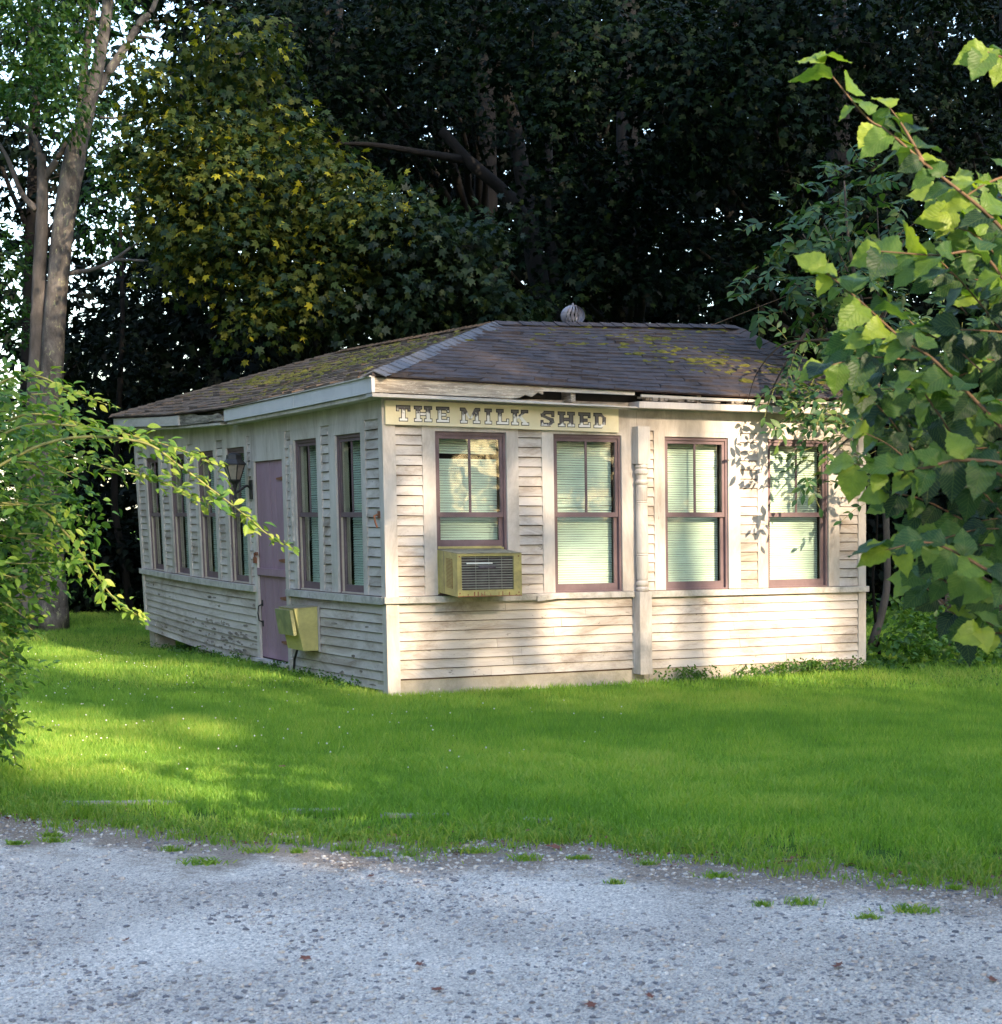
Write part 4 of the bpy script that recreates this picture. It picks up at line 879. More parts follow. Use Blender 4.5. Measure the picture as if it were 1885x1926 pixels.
pos, nr, tip = sprays([pxblob(215, 640, 60, 29), pxblob(260, 560, 50, 29), pxblob(200, 760, 60, 29), pxblob(270, 700, 50, 29), pxblob(180, 900, 50, 29)], 10, .35, 13)
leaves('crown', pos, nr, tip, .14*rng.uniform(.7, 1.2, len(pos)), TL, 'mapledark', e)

# ------------------------------------------------------------ sapling + vine at the right corner of the shed
def compound(centers, R_, leafsz, n_leaflets=7, per=10, spread=.2):
    """pinnate leaves: rachis with paired leaflets"""
    pos, nr, tip, rach = [], [], [], []
    for c in centers:
        for k in range(per):
            o_ = np.array(c)+rng.normal(size=3)*spread; d_ = norm(rng.normal(size=3)*np.array([1, 1, .5])+np.array([-.35, -.5, -.25])); L = rng.uniform(.18, .30)
            upv = norm(np.array([0, 0, 1.])+.35*rng.normal(size=3)+np.array([0, -.5, 0])); sd = norm(np.cross(d_, upv)); nn = norm(np.cross(sd, d_)); pts = []
            for i in range(n_leaflets):
                j = i//2; t_ = (.3+.7*j/((n_leaflets-1)//2)) if i < n_leaflets-1 else 1.0; s_ = (-1 if i % 2 else 1) if i < n_leaflets-1 else 0
                p = o_+d_*L*t_+np.array([0, 0, -.10*t_*t_*L*3]); pos.append(p); nr.append(nn+.25*rng.normal(size=3)); tip.append(d_*(.55 if s_ else 1)+sd*s_*.9+np.array([0, 0, -.35]))
            rach.append([o_, o_+d_*L*.5+np.array([0, 0, -.02]), o_+d_*L+np.array([0, 0, -.10*L*3])])
    return np.array(pos), np.array(nr), np.array(tip), rach
def leafy(name, centers, size, mat, parent, T=TN, per=10, spread=.2, nl=7):
    pos, nr, tip, rach = compound(centers, 0, size, nl, per, spread)
    leaves(name, pos, nr, tip, size*rng.uniform(.75, 1.2, len(pos)), T, mat, parent)
    mb = MB()
    for r_ in rach: mb.tube(r_, .0022, 4, cap=False)
    mb.build('leaf_stems', 'greentwig', parent)['kind'] = 'stuff'
sp = empty('ash_sapling', at(1645, 1200, 16.8), 'slender sapling with bent pale trunk right of the shed corner', 'sapling')
t = MB(); pxtube(t, [(1640, 1215, 16.8), (1662, 1140, 16.8), (1669, 1080, 16.8), (1666, 950, 16.8), (1660, 820, 16.8), (1640, 650, 16.8), (1600, 480, 16.6), (1588, 340, 16.5)], [9, 7.5, 6.5, 6, 5, 4.5, 3.5, 1.5], 16.8, 8)
for q in [(1550, 420), (1510, 440), (1650, 390), (1490, 530), (1700, 450), (1560, 560)]: pxtube(t, [(1640, 650, 16.8), ((1640+q[0])/2+10, (650+q[1])/2, 16.6), (q[0], q[1], 16.4)], [3, 2, 1], 16.6, 5)
t.build('trunk', 'barkgrey', sp, smooth=True)
cs = [at(x, y, 16.4+random.uniform(-.4, .5)) for x, y in [(1586, 345), (1560, 395), (1610, 392), (1545, 430), (1590, 440), (1635, 400), (1512, 445), (1486, 522), (1500, 552), (1530, 500), (1640, 470), (1570, 500), (1515, 590), (1550, 560), (1600, 560), (1650, 560), (1620, 620), (1560, 620), (1700, 400), (1750, 480), (1720, 600), (1800, 560), (1680, 700), (1780, 700), (1850, 640)]]
leafy('foliage', cs, .125, 'sapling', sp, per=9, spread=.22)
vn = empty('climbing_vine', at(1625, 1245, 15.9), 'climbing vine spilling over the right end of the front eave', 'vine')
t = MB()
for P_ in ([(1655, 1240, 16.9), (1642, 1100, 16.7), (1650, 980, 16.6), (1640, 800, 16.2), (1600, 720, 15.7), (1540, 715, 15.5), (1490, 740, 15.3)], [(1640, 800, 16.2), (1590, 830, 15.4), (1550, 880, 15.2)], [(1600, 640, 15.8), (1530, 640, 15.6), (1470, 650, 15.5), (1425, 700, 15.4), (1405, 760, 15.25)], [(1520, 620, 15.7), (1480, 680, 15.5), (1450, 740, 15.3), (1440, 790, 15.25)]): pxtube(t, P_, [4, 3, 2, 1.5, 1, .6], 15.8, 5)
t.build('stem', 'barkdark', vn, smooth=True)
cs = [at(x, y, Yv+random.uniform(-.1, .15)) for x, y, Yv in [(1490, 650, 15.6), (1515, 695, 15.5), (1478, 728, 15.3), (1527, 734, 15.3), (1560, 700, 15.5), (1500, 780, 15.15), (1490, 755, 15.2), (1540, 770, 15.2), (1584, 812, 15.2), (1560, 790, 15.2), (1554, 865, 15.15), (1535, 885, 15.15), (1600, 760, 15.4), (1620, 700, 15.6), (1610, 860, 15.3), (1640, 800, 15.6), (1590, 640, 15.8), (1650, 740, 15.8), (1630, 900, 15.6), (1590, 750, 15.3)]]
leafy('foliage', cs, .105, 'sapling', vn, per=6, spread=.09, nl=5)
# loose wire from the roof
wr = empty('wire', at(1340, 611, 17.4), 'thin slack wire rising from the roof to the trees on the right', 'wire')
t = MB(); P_ = smooth_path([at(1338, 612, 17.4), at(1420, 580, 17.2), at(1500, 548, 17), at(1600, 500, 16.8), at(1750, 400, 16.6)]); t.tube(P_, .004, 5); t.build('strand', 'twig', wr)

# ------------------------------------------------------------ picket fence and weeds at right
fc = empty('picket_fence', at(1850, 1250, 18.5), 'dark low picket fence behind the leaves at the right edge', 'fence')
for i in range(34):
    x = 4.9+i*.115; t = MB(); y = 18.6; g = .02; t.prism([(x, g), (x+.07, g), (x+.07, g+.62), (x+.035, g+.68), (x, g+.62)], y, y+.02, lambda a_, b_, d_: (a_, d_, b_)); t.build('picket', 'fencewood', fc)
t = MB(); t.box(4.85, 8.9, 18.62, 18.66, .15, .21); t.box(4.85, 8.9, 18.62, 18.66, .48, .54); t.build('rail', 'fencewood', fc)
B = [(x, y, z, .35, .3, .2, 1) for x, y, z in [(4.0, 16.6, .15), (4.3, 17.0, .25), (4.7, 17.2, .25), (5.0, 17.6, .2), (4.4, 16.4, .08), (4.8, 16.6, .1), (5.2, 17.0, .12), (5.6, 17.3, .1), (5.9, 17.6, .1), (3.85, 16.3, .06), (4.2, 17.4, .45), (4.75, 17.6, .4), (5.4, 17.8, .3)]]
pos, nr, tip = sprays(B, 60, .14, 12)
wd = leaves('ground_cover', pos, nr, tip, .06*rng.uniform(.6, 1.6, len(pos)), TO, 'weed', None); tag(wd, 'low leafy weeds beside the right corner of the shed', 'weeds', kind='stuff')
B = []
for i in range(46):       # weeds along the foundation
    u_ = random.choice([random.uniform(2.6, 5.0), random.uniform(3.8, 5.0)]); q = W(np.array([[u_, -.06-random.random()*.10, 0]]))[0]; B.append((q[0], q[1], .03+.02*(u_ > 4), .10, .06, .05, 1))
for i in range(40):
    v_ = random.uniform(.6, 8.4); q = W(np.array([[-.05-random.random()*.1, v_, 0]]))[0]; B.append((q[0], q[1], float(gz(q[0], q[1]))+.04, .10, .06, .05, 1))
pos, nr, tip = sprays(B, 300, .06, 9)
wd = leaves('foundation_weeds', pos, nr, tip, .026*rng.uniform(.6, 1.5, len(pos)), TO, 'weed', None); tag(wd, 'small weeds growing along the foot of the shed walls', 'weeds', kind='stuff')

# ------------------------------------------------------------ foreground branches at the right (elm-like)
el = empty('elm_tree', (3.3, 6.4, 0), 'leafy tree with big toothed leaves reaching in from the right edge', 'tree')
t = MB(); hub = np.array([2.9, 5.9, 3.0])
t.tube(smooth_path([(3.3, 6.4, -.2), (3.25, 6.35, 1.2), (3.1, 6.1, 2.3), (2.9, 5.9, 3.0), (2.8, 5.8, 4.6)]), list(np.linspace(.13, .06, 25)), 12, bumpy=.05)
stems = [
 ([(2050, 640), (1885, 430), (1745, 312), (1669, 246), (1629, 219), (1545, 118)], 4.45),
 ([(1960, 140), (1890, 110), (1850, 95)], 4.5),
 ([(1740, 310), (1700, 240), (1672, 200)], 4.5),
 ([(2000, 640), (1930, 590), (1850, 480), (1760, 480), (1650, 472)], 4.4),
 ([(2050, 980), (1880, 800), (1760, 680), (1700, 640), (1612, 561), (1545, 505)], 4.3),
 ([(2050, 1000), (1900, 905), (1819, 854), (1760, 770), (1719, 711)], 4.5),
 ([(1960, 880), (1815, 865), (1740, 880), (1688, 884), (1600, 872)], 4.25),
 ([(2000, 1080), (1900, 1090), (1800, 1040), (1740, 1020), (1665, 1035)], 4.3),
 ([(2000, 1130), (1880, 1100), (1830, 1075), (1790, 1060)], 4.35),
 ([(2020, 1180), (1900, 1190), (1840, 1190)], 4.4),
 ([(2000, 560), (1900, 500), (1830, 440), (1790, 430)], 4.6),
 ([(1990, 330), (1900, 330), (1830, 360), (1790, 400)], 4.8)]
# inner mass, its shade painted in by darker leaf tones
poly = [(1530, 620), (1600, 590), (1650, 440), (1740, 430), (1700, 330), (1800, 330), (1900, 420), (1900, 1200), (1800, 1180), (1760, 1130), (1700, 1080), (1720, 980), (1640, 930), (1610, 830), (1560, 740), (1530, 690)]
def inpoly(x, y, P_):
    c = False; j = len(P_)-1
    for i in range(len(P_)):
        if (P_[i][1] > y) != (P_[j][1] > y) and x < (P_[j][0]-P_[i][0])*(y-P_[i][1])/(P_[j][1]-P_[i][1])+P_[i][0]: c = not c
        j = i
    return c
k = 0
while k < 62:
    x, y = random.uniform(1530, 1900), random.uniform(330, 1200)
    if not inpoly(x, y, poly): continue
    L = random.uniform(110, 200); a_ = R(random.uniform(-10, 55)); Yd = random.uniform(4.6, 5.5)
    stems.append(([(x+L*math.cos(a_), y+L*math.sin(a_)), (x+L*.5*math.cos(a_)-4, y+L*.5*math.sin(a_)-12), (x, y)], Yd)); k += 1
pos, nr, tip, sz, rn = [], [], [], [], []
for si, (P_, Yd) in enumerate(stems):
    pts = smooth_path([at(x, y, Yd+.15*i/len(P_)*(-1 if si % 2 else 1)) for i, (x, y) in enumerate(P_)], 8)
    t.tube(pts, list(np.linspace(.006 if si < 12 else .003, .0016, len(pts))), 6)
    if si < 12 and si != 2: limb(t, hub+np.array([0, 0, -.3]), pts[0], .03, .006)
    arc = 0; nxt = 0; side = 1
    for i in range(1, len(pts)):
        arc += np.linalg.norm(pts[i]-pts[i-1])
        if arc >= nxt:
            nxt = arc+.027*random.uniform(.8, 1.2)
            d_ = norm(pts[i]-pts[i-1]); f_ = i/len(pts)
            side = -side; sd = norm(np.cross(d_, [0, 1, 0])); sd = sd if sd[2] > 0 else -sd
            drp = norm(.45*d_+side*sd*.75+np.array([0, 0, -.45])+.28*rng.normal(size=3)+np.array([0, -.15, 0]))
            nn = norm(np.array([.1, -.62, .62])+.42*rng.normal(size=3))
            pos.append(pts[i]+drp*.012); tip.append(drp); nr.append(nn); sz.append(random.uniform(.05, .105)); rn.append(np.clip((.15 if si >= 12 else .5)+.4*(f_-.5)+.24*rng.normal(), 0, 1))  # inner stems get darker leaf tones, painting shade into the mass
    d_ = norm(pts[-1]-pts[-3]); pos.append(pts[-1]); tip.append(norm(d_+np.array([0, 0, -.2]))); nr.append(norm(np.array([0, -.6, .5])+.3*rng.normal(size=3))); sz.append(.08); rn.append(.8)
t.build('trunk', 'twig', el, smooth=True)
leaves('foliage', np.array(pos), np.array(nr), np.array(tip), np.array(sz), TE, 'elm', el, rnd=np.array(rn), smooth=True)

# ------------------------------------------------------------ arching shrub at the left
sh = empty('arching_shrub', (-3.1, 8.9, 0), 'bright green arching shrub reaching across the lawn from the left edge', 'shrub')
t = MB(); stems = [([(-90, 900), (-20, 740), (60, 706), (130, 735), (205, 762)], 8.6, 1), ([(-100, 900), (20, 810), (130, 800), (260, 822), (350, 850), (418, 878)], 8.4, .9),
 ([(-80, 920), (100, 830), (260, 830), (340, 878), (400, 922), (460, 968), (510, 1010), (553, 1032)], 8.3, .9), ([(-60, 900), (60, 840), (200, 880), (300, 905), (393, 950)], 8.5, 1),
 ([(-60, 950), (60, 950), (130, 1010), (175, 1075), (220, 1130), (272, 1166)], 8.5, 1), ([(-60, 870), (20, 790), (90, 780), (160, 800)], 8.8, 1), ([(-40, 1000), (60, 1020), (120, 1050)], 8.8, 1), ([(-80, 760), (-10, 700), (50, 715)], 8.9, 1)]
for i in range(80):
    x, y = random.uniform(-90, 120), random.uniform(720, 1180)
    lim = 30+130*math.exp(-((y-900)/200)**2)
    if x > lim: x = random.uniform(-90, lim)
    L = random.uniform(60, 130); a_ = R(random.uniform(-40, 60)); stems.append(([(x-L*.4, y-L*.1), (x, y-8), (x+L*.5*math.cos(a_), y+L*.5*math.sin(a_))], random.uniform(8.3, 9.8), .8))
for i in range(26):
    x, y = random.uniform(-60, 25), random.uniform(1130, 1400); stems.append(([(x-40, y-30), (x, y), (x+random.uniform(5, 25), y+random.uniform(0, 50))], random.uniform(8.6, 9.3), .6))
pos, nr, tip, sz, rn = [], [], [], [], []
for si, (P_, Yd, ld) in enumerate(stems):
    pts = smooth_path([at(x, y, Yd+.05*i) for i, (x, y) in enumerate(P_)], 8); t.tube(pts, list(np.linspace(.009 if si < 8 else .005, .0018, len(pts))), 5)
    if si < 8: limb(t, (-3.1+random.uniform(-.1, .1), 8.9, 0), pts[0], .022, .009)
    for i in range(1, len(pts)):
        seg = pts[i]-pts[i-1]; L = np.linalg.norm(seg); m_ = max(1, int(L*150*ld)); d_ = seg/L
        for q in range(m_):
            p = pts[i-1]+seg*random.random(); f_ = i/len(pts)
            o_ = rng.normal(size=3)*np.array([.04, .06, .045])*(1.4-1.1*f_ if si < 8 else 1.3)
            dr = norm(.7*d_+rng.normal(size=3)*.55+np.array([0, 0, .05])); pos.append(p+o_); tip.append(dr+np.array([0, 0, -.2])); nr.append(norm(np.array([.15, -.4, .85])+.45*rng.normal(size=3))); sz.append(random.uniform(.038, .078)*(1 if f_ < .8 else .8)); rn.append(np.clip((.28 if si >= 8 else .42+.4*(f_-.4))+.24*rng.normal(), 0, 1))
t.build('stems', 'greentwig', sh, smooth=True)
leaves('foliage', np.array(pos), np.array(nr), np.array(tip), np.array(sz), oval_t(.24), 'shrub', sh, rnd=np.array(rn))
# dense inner body
B = [(at(x, y, 9.2)[0], 9.2+random.uniform(-.3, .4), at(x, y, 9.2)[2], .22, .25, .2, 1) for x, y in [(-60, 760), (0, 790), (50, 850), (-40, 850), (20, 930), (90, 920), (130, 970), (60, 1000), (-50, 940), (-40, 1040), (20, 1070), (80, 1060), (-60, 1150), (0, 1150), (-70, 1240), (-30, 1260), (-70, 1330), (-40, 1350), (-60, 1400), (120, 1030), (150, 940), (60, 780)]]
pos, nr, tip = sprays(B, 42, .12, 12, hollow=.3)
leaves('inner_foliage', pos, nr, tip, .05*rng.uniform(.7, 1.3, len(pos)), TO, 'weed', sh)

# ------------------------------------------------------------ ground, lawn, gravel
xs = np.concatenate([np.arange(-300, -20, 20), np.arange(-20, 20, .5), np.arange(20, 301, 20)]); ys = np.concatenate([np.arange(-300, -20, 20), np.arange(-20, 46, .5), np.arange(46, 301, 15)])
XX, YY = np.meshgrid(xs, ys); V = np.stack([XX.ravel(), YY.ravel(), gz(XX.ravel(), YY.ravel())], 1); nx = len(xs)
I, J = np.meshgrid(np.arange(nx-1), np.arange(len(ys)-1)); a0 = (J*nx+I).ravel(); Fc = np.stack([a0, a0+1, a0+nx+1, a0+nx], 1)
tag(mesh_obj('ground', V, Fc, 'lawn', smooth=True), kind='structure')
def edge_y(x):      # where gravel meets lawn
    x = np.asarray(x, float)
    return 8.18-.27*(x+2.5)*np.clip((x+8)/5, 0, 1)+.10*np.sin(x*2.3+1)+.07*np.sin(x*6.1)+.05*np.sin(x*13.7+2)+.035*np.sin(x*29+1)*np.sin(x*3.3)
xs = np.arange(-12, 12.01, .06); n = len(xs); rows = [edge_y(xs)+rng.normal(size=n)*.015]
for d_ in (.3, .8, 1.6, 3, 6, 12, 25): rows.append(edge_y(xs)-d_)
V = np.concatenate([np.stack([xs, r_, np.full(n, .004 if i else .002)], 1) for i, r_ in enumerate(rows)])
I, J = np.meshgrid(np.arange(n-1), np.arange(len(rows)-1)); a0 = (J*n+I).ravel(); Fc = np.stack([a0, a0+n, a0+n+1, a0+1], 1)
tag(mesh_obj('gravel_drive', V, Fc, 'gravel', rnd=np.repeat([1, .65, .25, 0, 0, 0, 0, 0], n)), kind='structure')
# loose stones
def stones(name, n, y0, smin, smax, seed):
    r_ = np.random.default_rng(seed); ic = bpy.data.meshes.new('tmp'); import bmesh; bm = bmesh.new(); bmesh.ops.create_icosphere(bm, subdivisions=1, radius=1); bm.to_mesh(ic); bm.free()
    tv_ = np.array([v.co[:] for v in ic.vertices]); tf_ = np.array([p.vertices[:] for p in ic.polygons]); bpy.data.meshes.remove(ic)
    y = 3.6+(9.6)*r_.random(n)**1.25; x = (r_.random(n)-.5)*2*(.36*y+.4)
    cl = np.array([noise.noise(Vector((a_*1.4, b_*1.4, 3.3))) for a_, b_ in zip(x, y)])
    ok = (y < edge_y(x)+.02)&(r_.random(n) < .62+1.3*cl); x, y = x[ok], y[ok]; m_ = len(x)
    s = smin+(smax-smin)*r_.random(m_)**5
    sc = np.stack([s*r_.uniform(.7, 1.4, m_), s*r_.uniform(.7, 1.2, m_), s*r_.uniform(.35, .7, m_)], 1)
    an = r_.random(m_)*6.28; c_, s_ = np.cos(an), np.sin(an); jit = 1+.22*r_.normal(size=(m_, len(tv_), 1))
    L = tv_[None]*jit*sc[:, None, :]; Vx = L[..., 0]*c_[:, None]-L[..., 1]*s_[:, None]+x[:, None]; Vy = L[..., 0]*s_[:, None]+L[..., 1]*c_[:, None]+y[:, None]; Vz = L[..., 2]+.004+s[:, None]*.1
    V = np.stack([Vx, Vy, Vz], -1).reshape(-1, 3); Fc = (tf_[None]+(np.arange(m_)*len(tv_))[:, None, None]).reshape(-1, 3)
    o = mesh_obj(name, V, Fc, 'pebble', rnd=np.repeat(r_.random(m_)**1.2, len(tv_))); tag(o, 'loose grey stones scattered over the gravel drive', 'stones', kind='stuff')
stones('loose_stones', 170000, 0, .0022, .013, 3)

# grass
def in_shed(x, y, m_=0.0):
    dx, dy = x-CA[0], y-CA[1]; u_ = dx*AX[0]+dy*AX[1]; v_ = dx*BX[0]+dy*BX[1]
    return (u_ > -.02-m_)&(u_ < 5.0+m_)&(v_ > -.02-m_)&(v_ < WL+m_)
def grassfield(name, y0, y1, n, h, w, mat='grass', seg2=True, extra=1.0):
    r_ = np.random.default_rng(int(y0*10)); y = y0+(y1-y0)*r_.random(n); x = (r_.random(n)-.5)*2*(.33*y+.7)
    e_ = y-edge_y(x)
    if y0 < 8: rg = np.array([noise.noise(Vector((a_*4.5, b_*6.5, 9)))+.6*noise.noise(Vector((a_*14, b_*18, 2))) for a_, b_ in zip(x, y)]); e2_ = e_+.55*rg*np.clip(1.2-e_, 0, 1)
    else: e2_ = e_
    pr = np.clip(e2_*2.0, 0, 1)*(.35+.65*np.clip(e2_/.6, 0, 1))
    ok = (~in_shed(x, y))&(r_.random(n) < pr); x, y, e_ = x[ok], y[ok], e_[ok]; m_ = len(x)
    patch_ = np.array([noise.noise(Vector((a_*.55, b_*.55, 0))) for a_, b_ in zip(x, y)]); p2 = np.array([noise.noise(Vector((a_*2.7, b_*2.7, 5))) for a_, b_ in zip(x, y)])
    hh = h*r_.uniform(.6, 1.25, m_)*(1+.35*p2)*np.clip(.35+.9*e_, .35, 1); an = r_.random(m_)*6.28; ln = hh*(.25+.55*r_.random(m_)); la = r_.random(m_)*6.28
    z = gz(x, y); wx, wy = np.cos(an)*w*.5, np.sin(an)*w*.5; lx, ly = np.cos(la)*ln, np.sin(la)*ln
    B0 = np.stack([x-wx, y-wy, z-.005], 1); B1 = np.stack([x+wx, y+wy, z-.005], 1); T_ = np.stack([x+lx, y+ly, z+hh*.92], 1)
    rn_ = np.clip(.42+.45*patch_+.35*p2+.22*r_.normal(size=m_), 0, 1)
    if seg2:
        M0 = np.stack([x-wx*.8+lx*.3, y-wy*.8+ly*.3, z+hh*.6], 1); M1 = np.stack([x+wx*.8+lx*.3, y+wy*.8+ly*.3, z+hh*.6], 1)
        V = np.stack([B0, B1, M1, M0, T_], 1).reshape(-1, 3); b_ = (np.arange(m_)*5)[:, None]
        Fc = np.concatenate([b_+np.array([0, 1, 2]), b_+np.array([0, 2, 3]), b_+np.array([3, 2, 4])]); k_ = 5
    else:
        V = np.stack([B0, B1, T_], 1).reshape(-1, 3); b_ = (np.arange(m_)*3)[:, None]; Fc = b_+np.array([0, 1, 2]); k_ = 3
    o = mesh_obj(name, V, Fc, mat, rnd=np.repeat(rn_, k_)); return tag(o, None, None, kind='stuff')
o = grassfield('grass', 6.6, 10.0, 190000, .065, .0045); tag(o, 'mown grass at the near edge of the lawn', 'grass')
o = grassfield('grass', 10.0, 14.5, 240000, .055, .006, seg2=False); tag(o, 'mown grass in the middle of the lawn', 'grass')
o = grassfield('grass', 14.5, 29, 260000, .06, .011, seg2=False); tag(o, 'mown grass beside and behind the shed', 'grass')
# coarse bright tufts at the verge
def tuft_mesh(cx, cy, n, spread, h, w, r_):
    x = cx+r_.normal(size=n)*spread; y = cy+r_.normal(size=n)*spread*.7; an = r_.random(n)*6.28; hh = h*r_.uniform(.5, 1.3, n); la = r_.random(n)*6.28; ln = hh*r_.uniform(.4, 1.3, n)
    wx, wy = np.cos(an)*w/2, np.sin(an)*w/2; lx, ly = np.cos(la)*ln, np.sin(la)*ln; z = np.zeros(n)
    V = np.stack([np.stack([x-wx, y-wy, z], 1), np.stack([x+wx, y+wy, z], 1), np.stack([x+wx*.8+lx*.4, y+wy*.8+ly*.4, z+hh*.7], 1), np.stack([x-wx*.8+lx*.4, y-wy*.8+ly*.4, z+hh*.7], 1), np.stack([x+lx, y+ly, z+hh*.85], 1)], 1).reshape(-1, 3)
    b_ = (np.arange(n)*5)[:, None]; return V, np.concatenate([b_+np.array([0, 1, 2]), b_+np.array([0, 2, 3]), b_+np.array([3, 2, 4])]), np.repeat(r_.random(n), 5)
r_ = np.random.default_rng(5); VV, FF, RR, cnt = [], [], [], 0
for i in range(460):
    x = r_.uniform(-3.3, 3.3); y = float(edge_y(x))+abs(r_.normal())*.26-.34*r_.random()**2-.06+.12*math.sin(x*3.1)*math.sin(x*1.3+1)-(.12*np.clip(x, -1, 2) if x > 0 else 0)*r_.random()*.6
    v_, f_, q_ = tuft_mesh(x, y, 34, .035+.03*r_.random(), .028+.045*r_.random(), .0055, r_); VV.append(v_); FF.append(f_+cnt); RR.append(q_); cnt += len(v_)
tag(mesh_obj('verge_grass', np.concatenate(VV), np.concatenate(FF), 'tuft', rnd=np.concatenate(RR)), 'coarse bright grass straggling onto the gravel', 'grass', kind='stuff')
# separate small tufts out on the gravel
for (px, py) in [(95, 1575), (100, 1585), (325, 1602), (380, 1627), (490, 1604), (560, 1605), (540, 1587), (700, 1612), (770, 1612), (655, 1600), (1090, 1618), (1158, 1664), (1350, 1652), (1435, 1706), (1510, 1703), (1632, 1730), (1715, 1718), (1730, 1665), (1795, 1675), (1215, 1628), (30, 1590), (890, 1605), (985, 1620)]:
    Yd = 1.5*F/(py-968); p = at(px, py, Yd); sc_ = r_.uniform(.5, 1.4); v_, f_, q_ = tuft_mesh(p[0], p[1], 90, .020*sc_, .030*(.5+.5*sc_), .004, r_); v_[:, 0] = p[0]+(v_[:, 0]-p[0])*r_.uniform(1, 2.2)
    a_ = np.linspace(0, 2*math.pi, 15)[:-1]; rr = r_.uniform(.8, 1.2, 14); dv = np.stack([p[0]+.035*rr*np.cos(a_), p[1]+.02*rr*np.sin(a_), np.full(14, .003)], 1); nb_ = len(v_)
    v_ = np.concatenate([v_, dv, [[p[0], p[1], .008]]]); f_ = np.concatenate([f_, [(nb_+q, nb_+(q+1) % 14, nb_+14) for q in range(14)]]); q_ = np.concatenate([q_, np.zeros(15)])
    tag(mesh_obj('grass_tuft', v_, f_, 'tuft', rnd=q_, origin=(p[0], p[1], .003)), 'small flat tuft of grass growing up through the gravel', 'grass tuft', 'grass tufts on the gravel')
# brown leaf litter along the verge
n = 900; x = r_.uniform(-3.4, 3.4, n); y = edge_y(x)+r_.normal(size=n)*.13-.04; z_ = np.full(n, .012); lt = norm(np.stack([r_.normal(size=n), r_.normal(size=n), r_.normal(size=n)*.2], 1)); ln_ = norm(np.stack([.3*r_.normal(size=n), .3*r_.normal(size=n), np.ones(n)], 1))
lo = leaves('leaf_litter', np.stack([x, y, z_], 1), ln_, lt, r_.uniform(.010, .032, n), TO, 'deadleaf', None); tag(lo, 'brown leaf litter scattered where the gravel meets the grass', 'leaf litter', kind='stuff')
# clover flowers
n = 330; y = rng.uniform(9.3, 20, n); x = -.31*y+rng.random(n)**1.8*y*.40; ok = ~in_shed(x, y, .1); x, y = x[ok], y[ok]; n = len(x)
tv_ = np.array([(1, 0, 0), (-1, 0, 0), (0, 1, 0), (0, -1, 0), (0, 0, 1), (0, 0, -1)])*.0062; tf_ = np.array([(0, 2, 4), (2, 1, 4), (1, 3, 4), (3, 0, 4), (2, 0, 5), (1, 2, 5), (3, 1, 5), (0, 3, 5)])
V = (tv_[None]*rng.uniform(.6, 1.2, (n, 1, 1))+np.stack([x, y, gz(x, y)+.058], 1)[:, None]).reshape(-1, 3); Fc = (tf_[None]+(np.arange(n)*6)[:, None, None]).reshape(-1, 3)
tag(mesh_obj('clover_flowers', V, Fc, 'clover', smooth=True), 'tiny white clover flowers dotted over the left of the lawn', 'flowers', kind='stuff')
# flush kerb stones in the verge
for (x0, x1, py, lab) in [(120, 350, 1513, 'flush granite kerb stone at the lawn edge, leftmost'), (530, 640, 1528, 'flush granite kerb stone at the lawn edge, mostly grown over'), (715, 850, 1537, 'flush granite kerb stone at the lawn edge below the air conditioner'), (985, 1040, 1546, 'short flush granite kerb stone at the lawn edge, rightmost')]:
    Yd = 1.5*F/(py-968); a_ = at(x0, py, Yd); b_ = at(x1, py, Yd); t = MB(); n_ = 14; xx = np.linspace(a_[0], b_[0], n_); pp = [(x, Yd-.03+random.uniform(-.015, .015)) for x in xx]+[(x, Yd+.03+random.uniform(-.02, .02)) for x in xx[::-1]]; t.prism(pp, -.05, .017, lambda p_, q_, d_: (p_, q_, d_)); o = t.build('kerb_stone', 'granite', None, origin=((a_[0]+b_[0])/2, Yd, 0)); tag(o, lab, 'kerb stone', 'kerb stones along the verge')
# dead leaves
tl_ = None
for i, (px, py, s) in enumerate([(300, 1551, .05), (370, 1560, .05), (670, 1608, .07), (410, 1551, .04), (645, 1634, .04), (65, 1776, .05), (150, 1773, .04), (240, 1775, .04), (785, 1822, .05), (820, 1868, .05), (575, 1808, .05), (1580, 1824, .06), (1048, 1598, .07), (1225, 1881, .04), (1115, 1897, .05), (700, 1653, .05), (530, 1462, .05), (860, 1605, .05), (1870, 1850, .05), (215, 1655, .04)]):
    Yd = 1.5*F/(py-968); p = at(px, py, Yd)
    if tl_ is None:
        tv_, tf_ = TM; V = tv_.copy(); V[:, 2] = .12*np.abs(V[:, 0])+.05*np.sin(V[:, 1]*7); V[:, 1] -= .3
        tl_ = mesh_obj('dead_leaf', V, tf_, 'deadleaf'); o = tl_
    else: o = tl_.copy(); COL.objects.link(o)
    o.location = (p[0], p[1], .014+(.05 if py < 1500 else 0)); o.scale = (s, s*.8, s); o.rotation_euler = (random.uniform(-.2, .2), random.uniform(-.2, .2), random.uniform(0, 6.28))
    tag(o, 'curled brown dead leaf lying on the ground near the lawn edge', 'dead leaf', 'dead leaves on the drive')
st = empty('fallen_twig', at(1480, 1630, 7.0)*np.array([1, 1, 0])+[0, 0, .01], 'thin brown twig lying along the edge of the gravel', 'twig'); p = at(1480, 1630, 7.02)
t = MB(); t.tube([(p[0]-.06, p[1]-.01, .018), (p[0], p[1], .022), (p[0]+.06, p[1]+.02, .02)], [.006, .007, .004], 6); t.build('stick', 'twig', st)

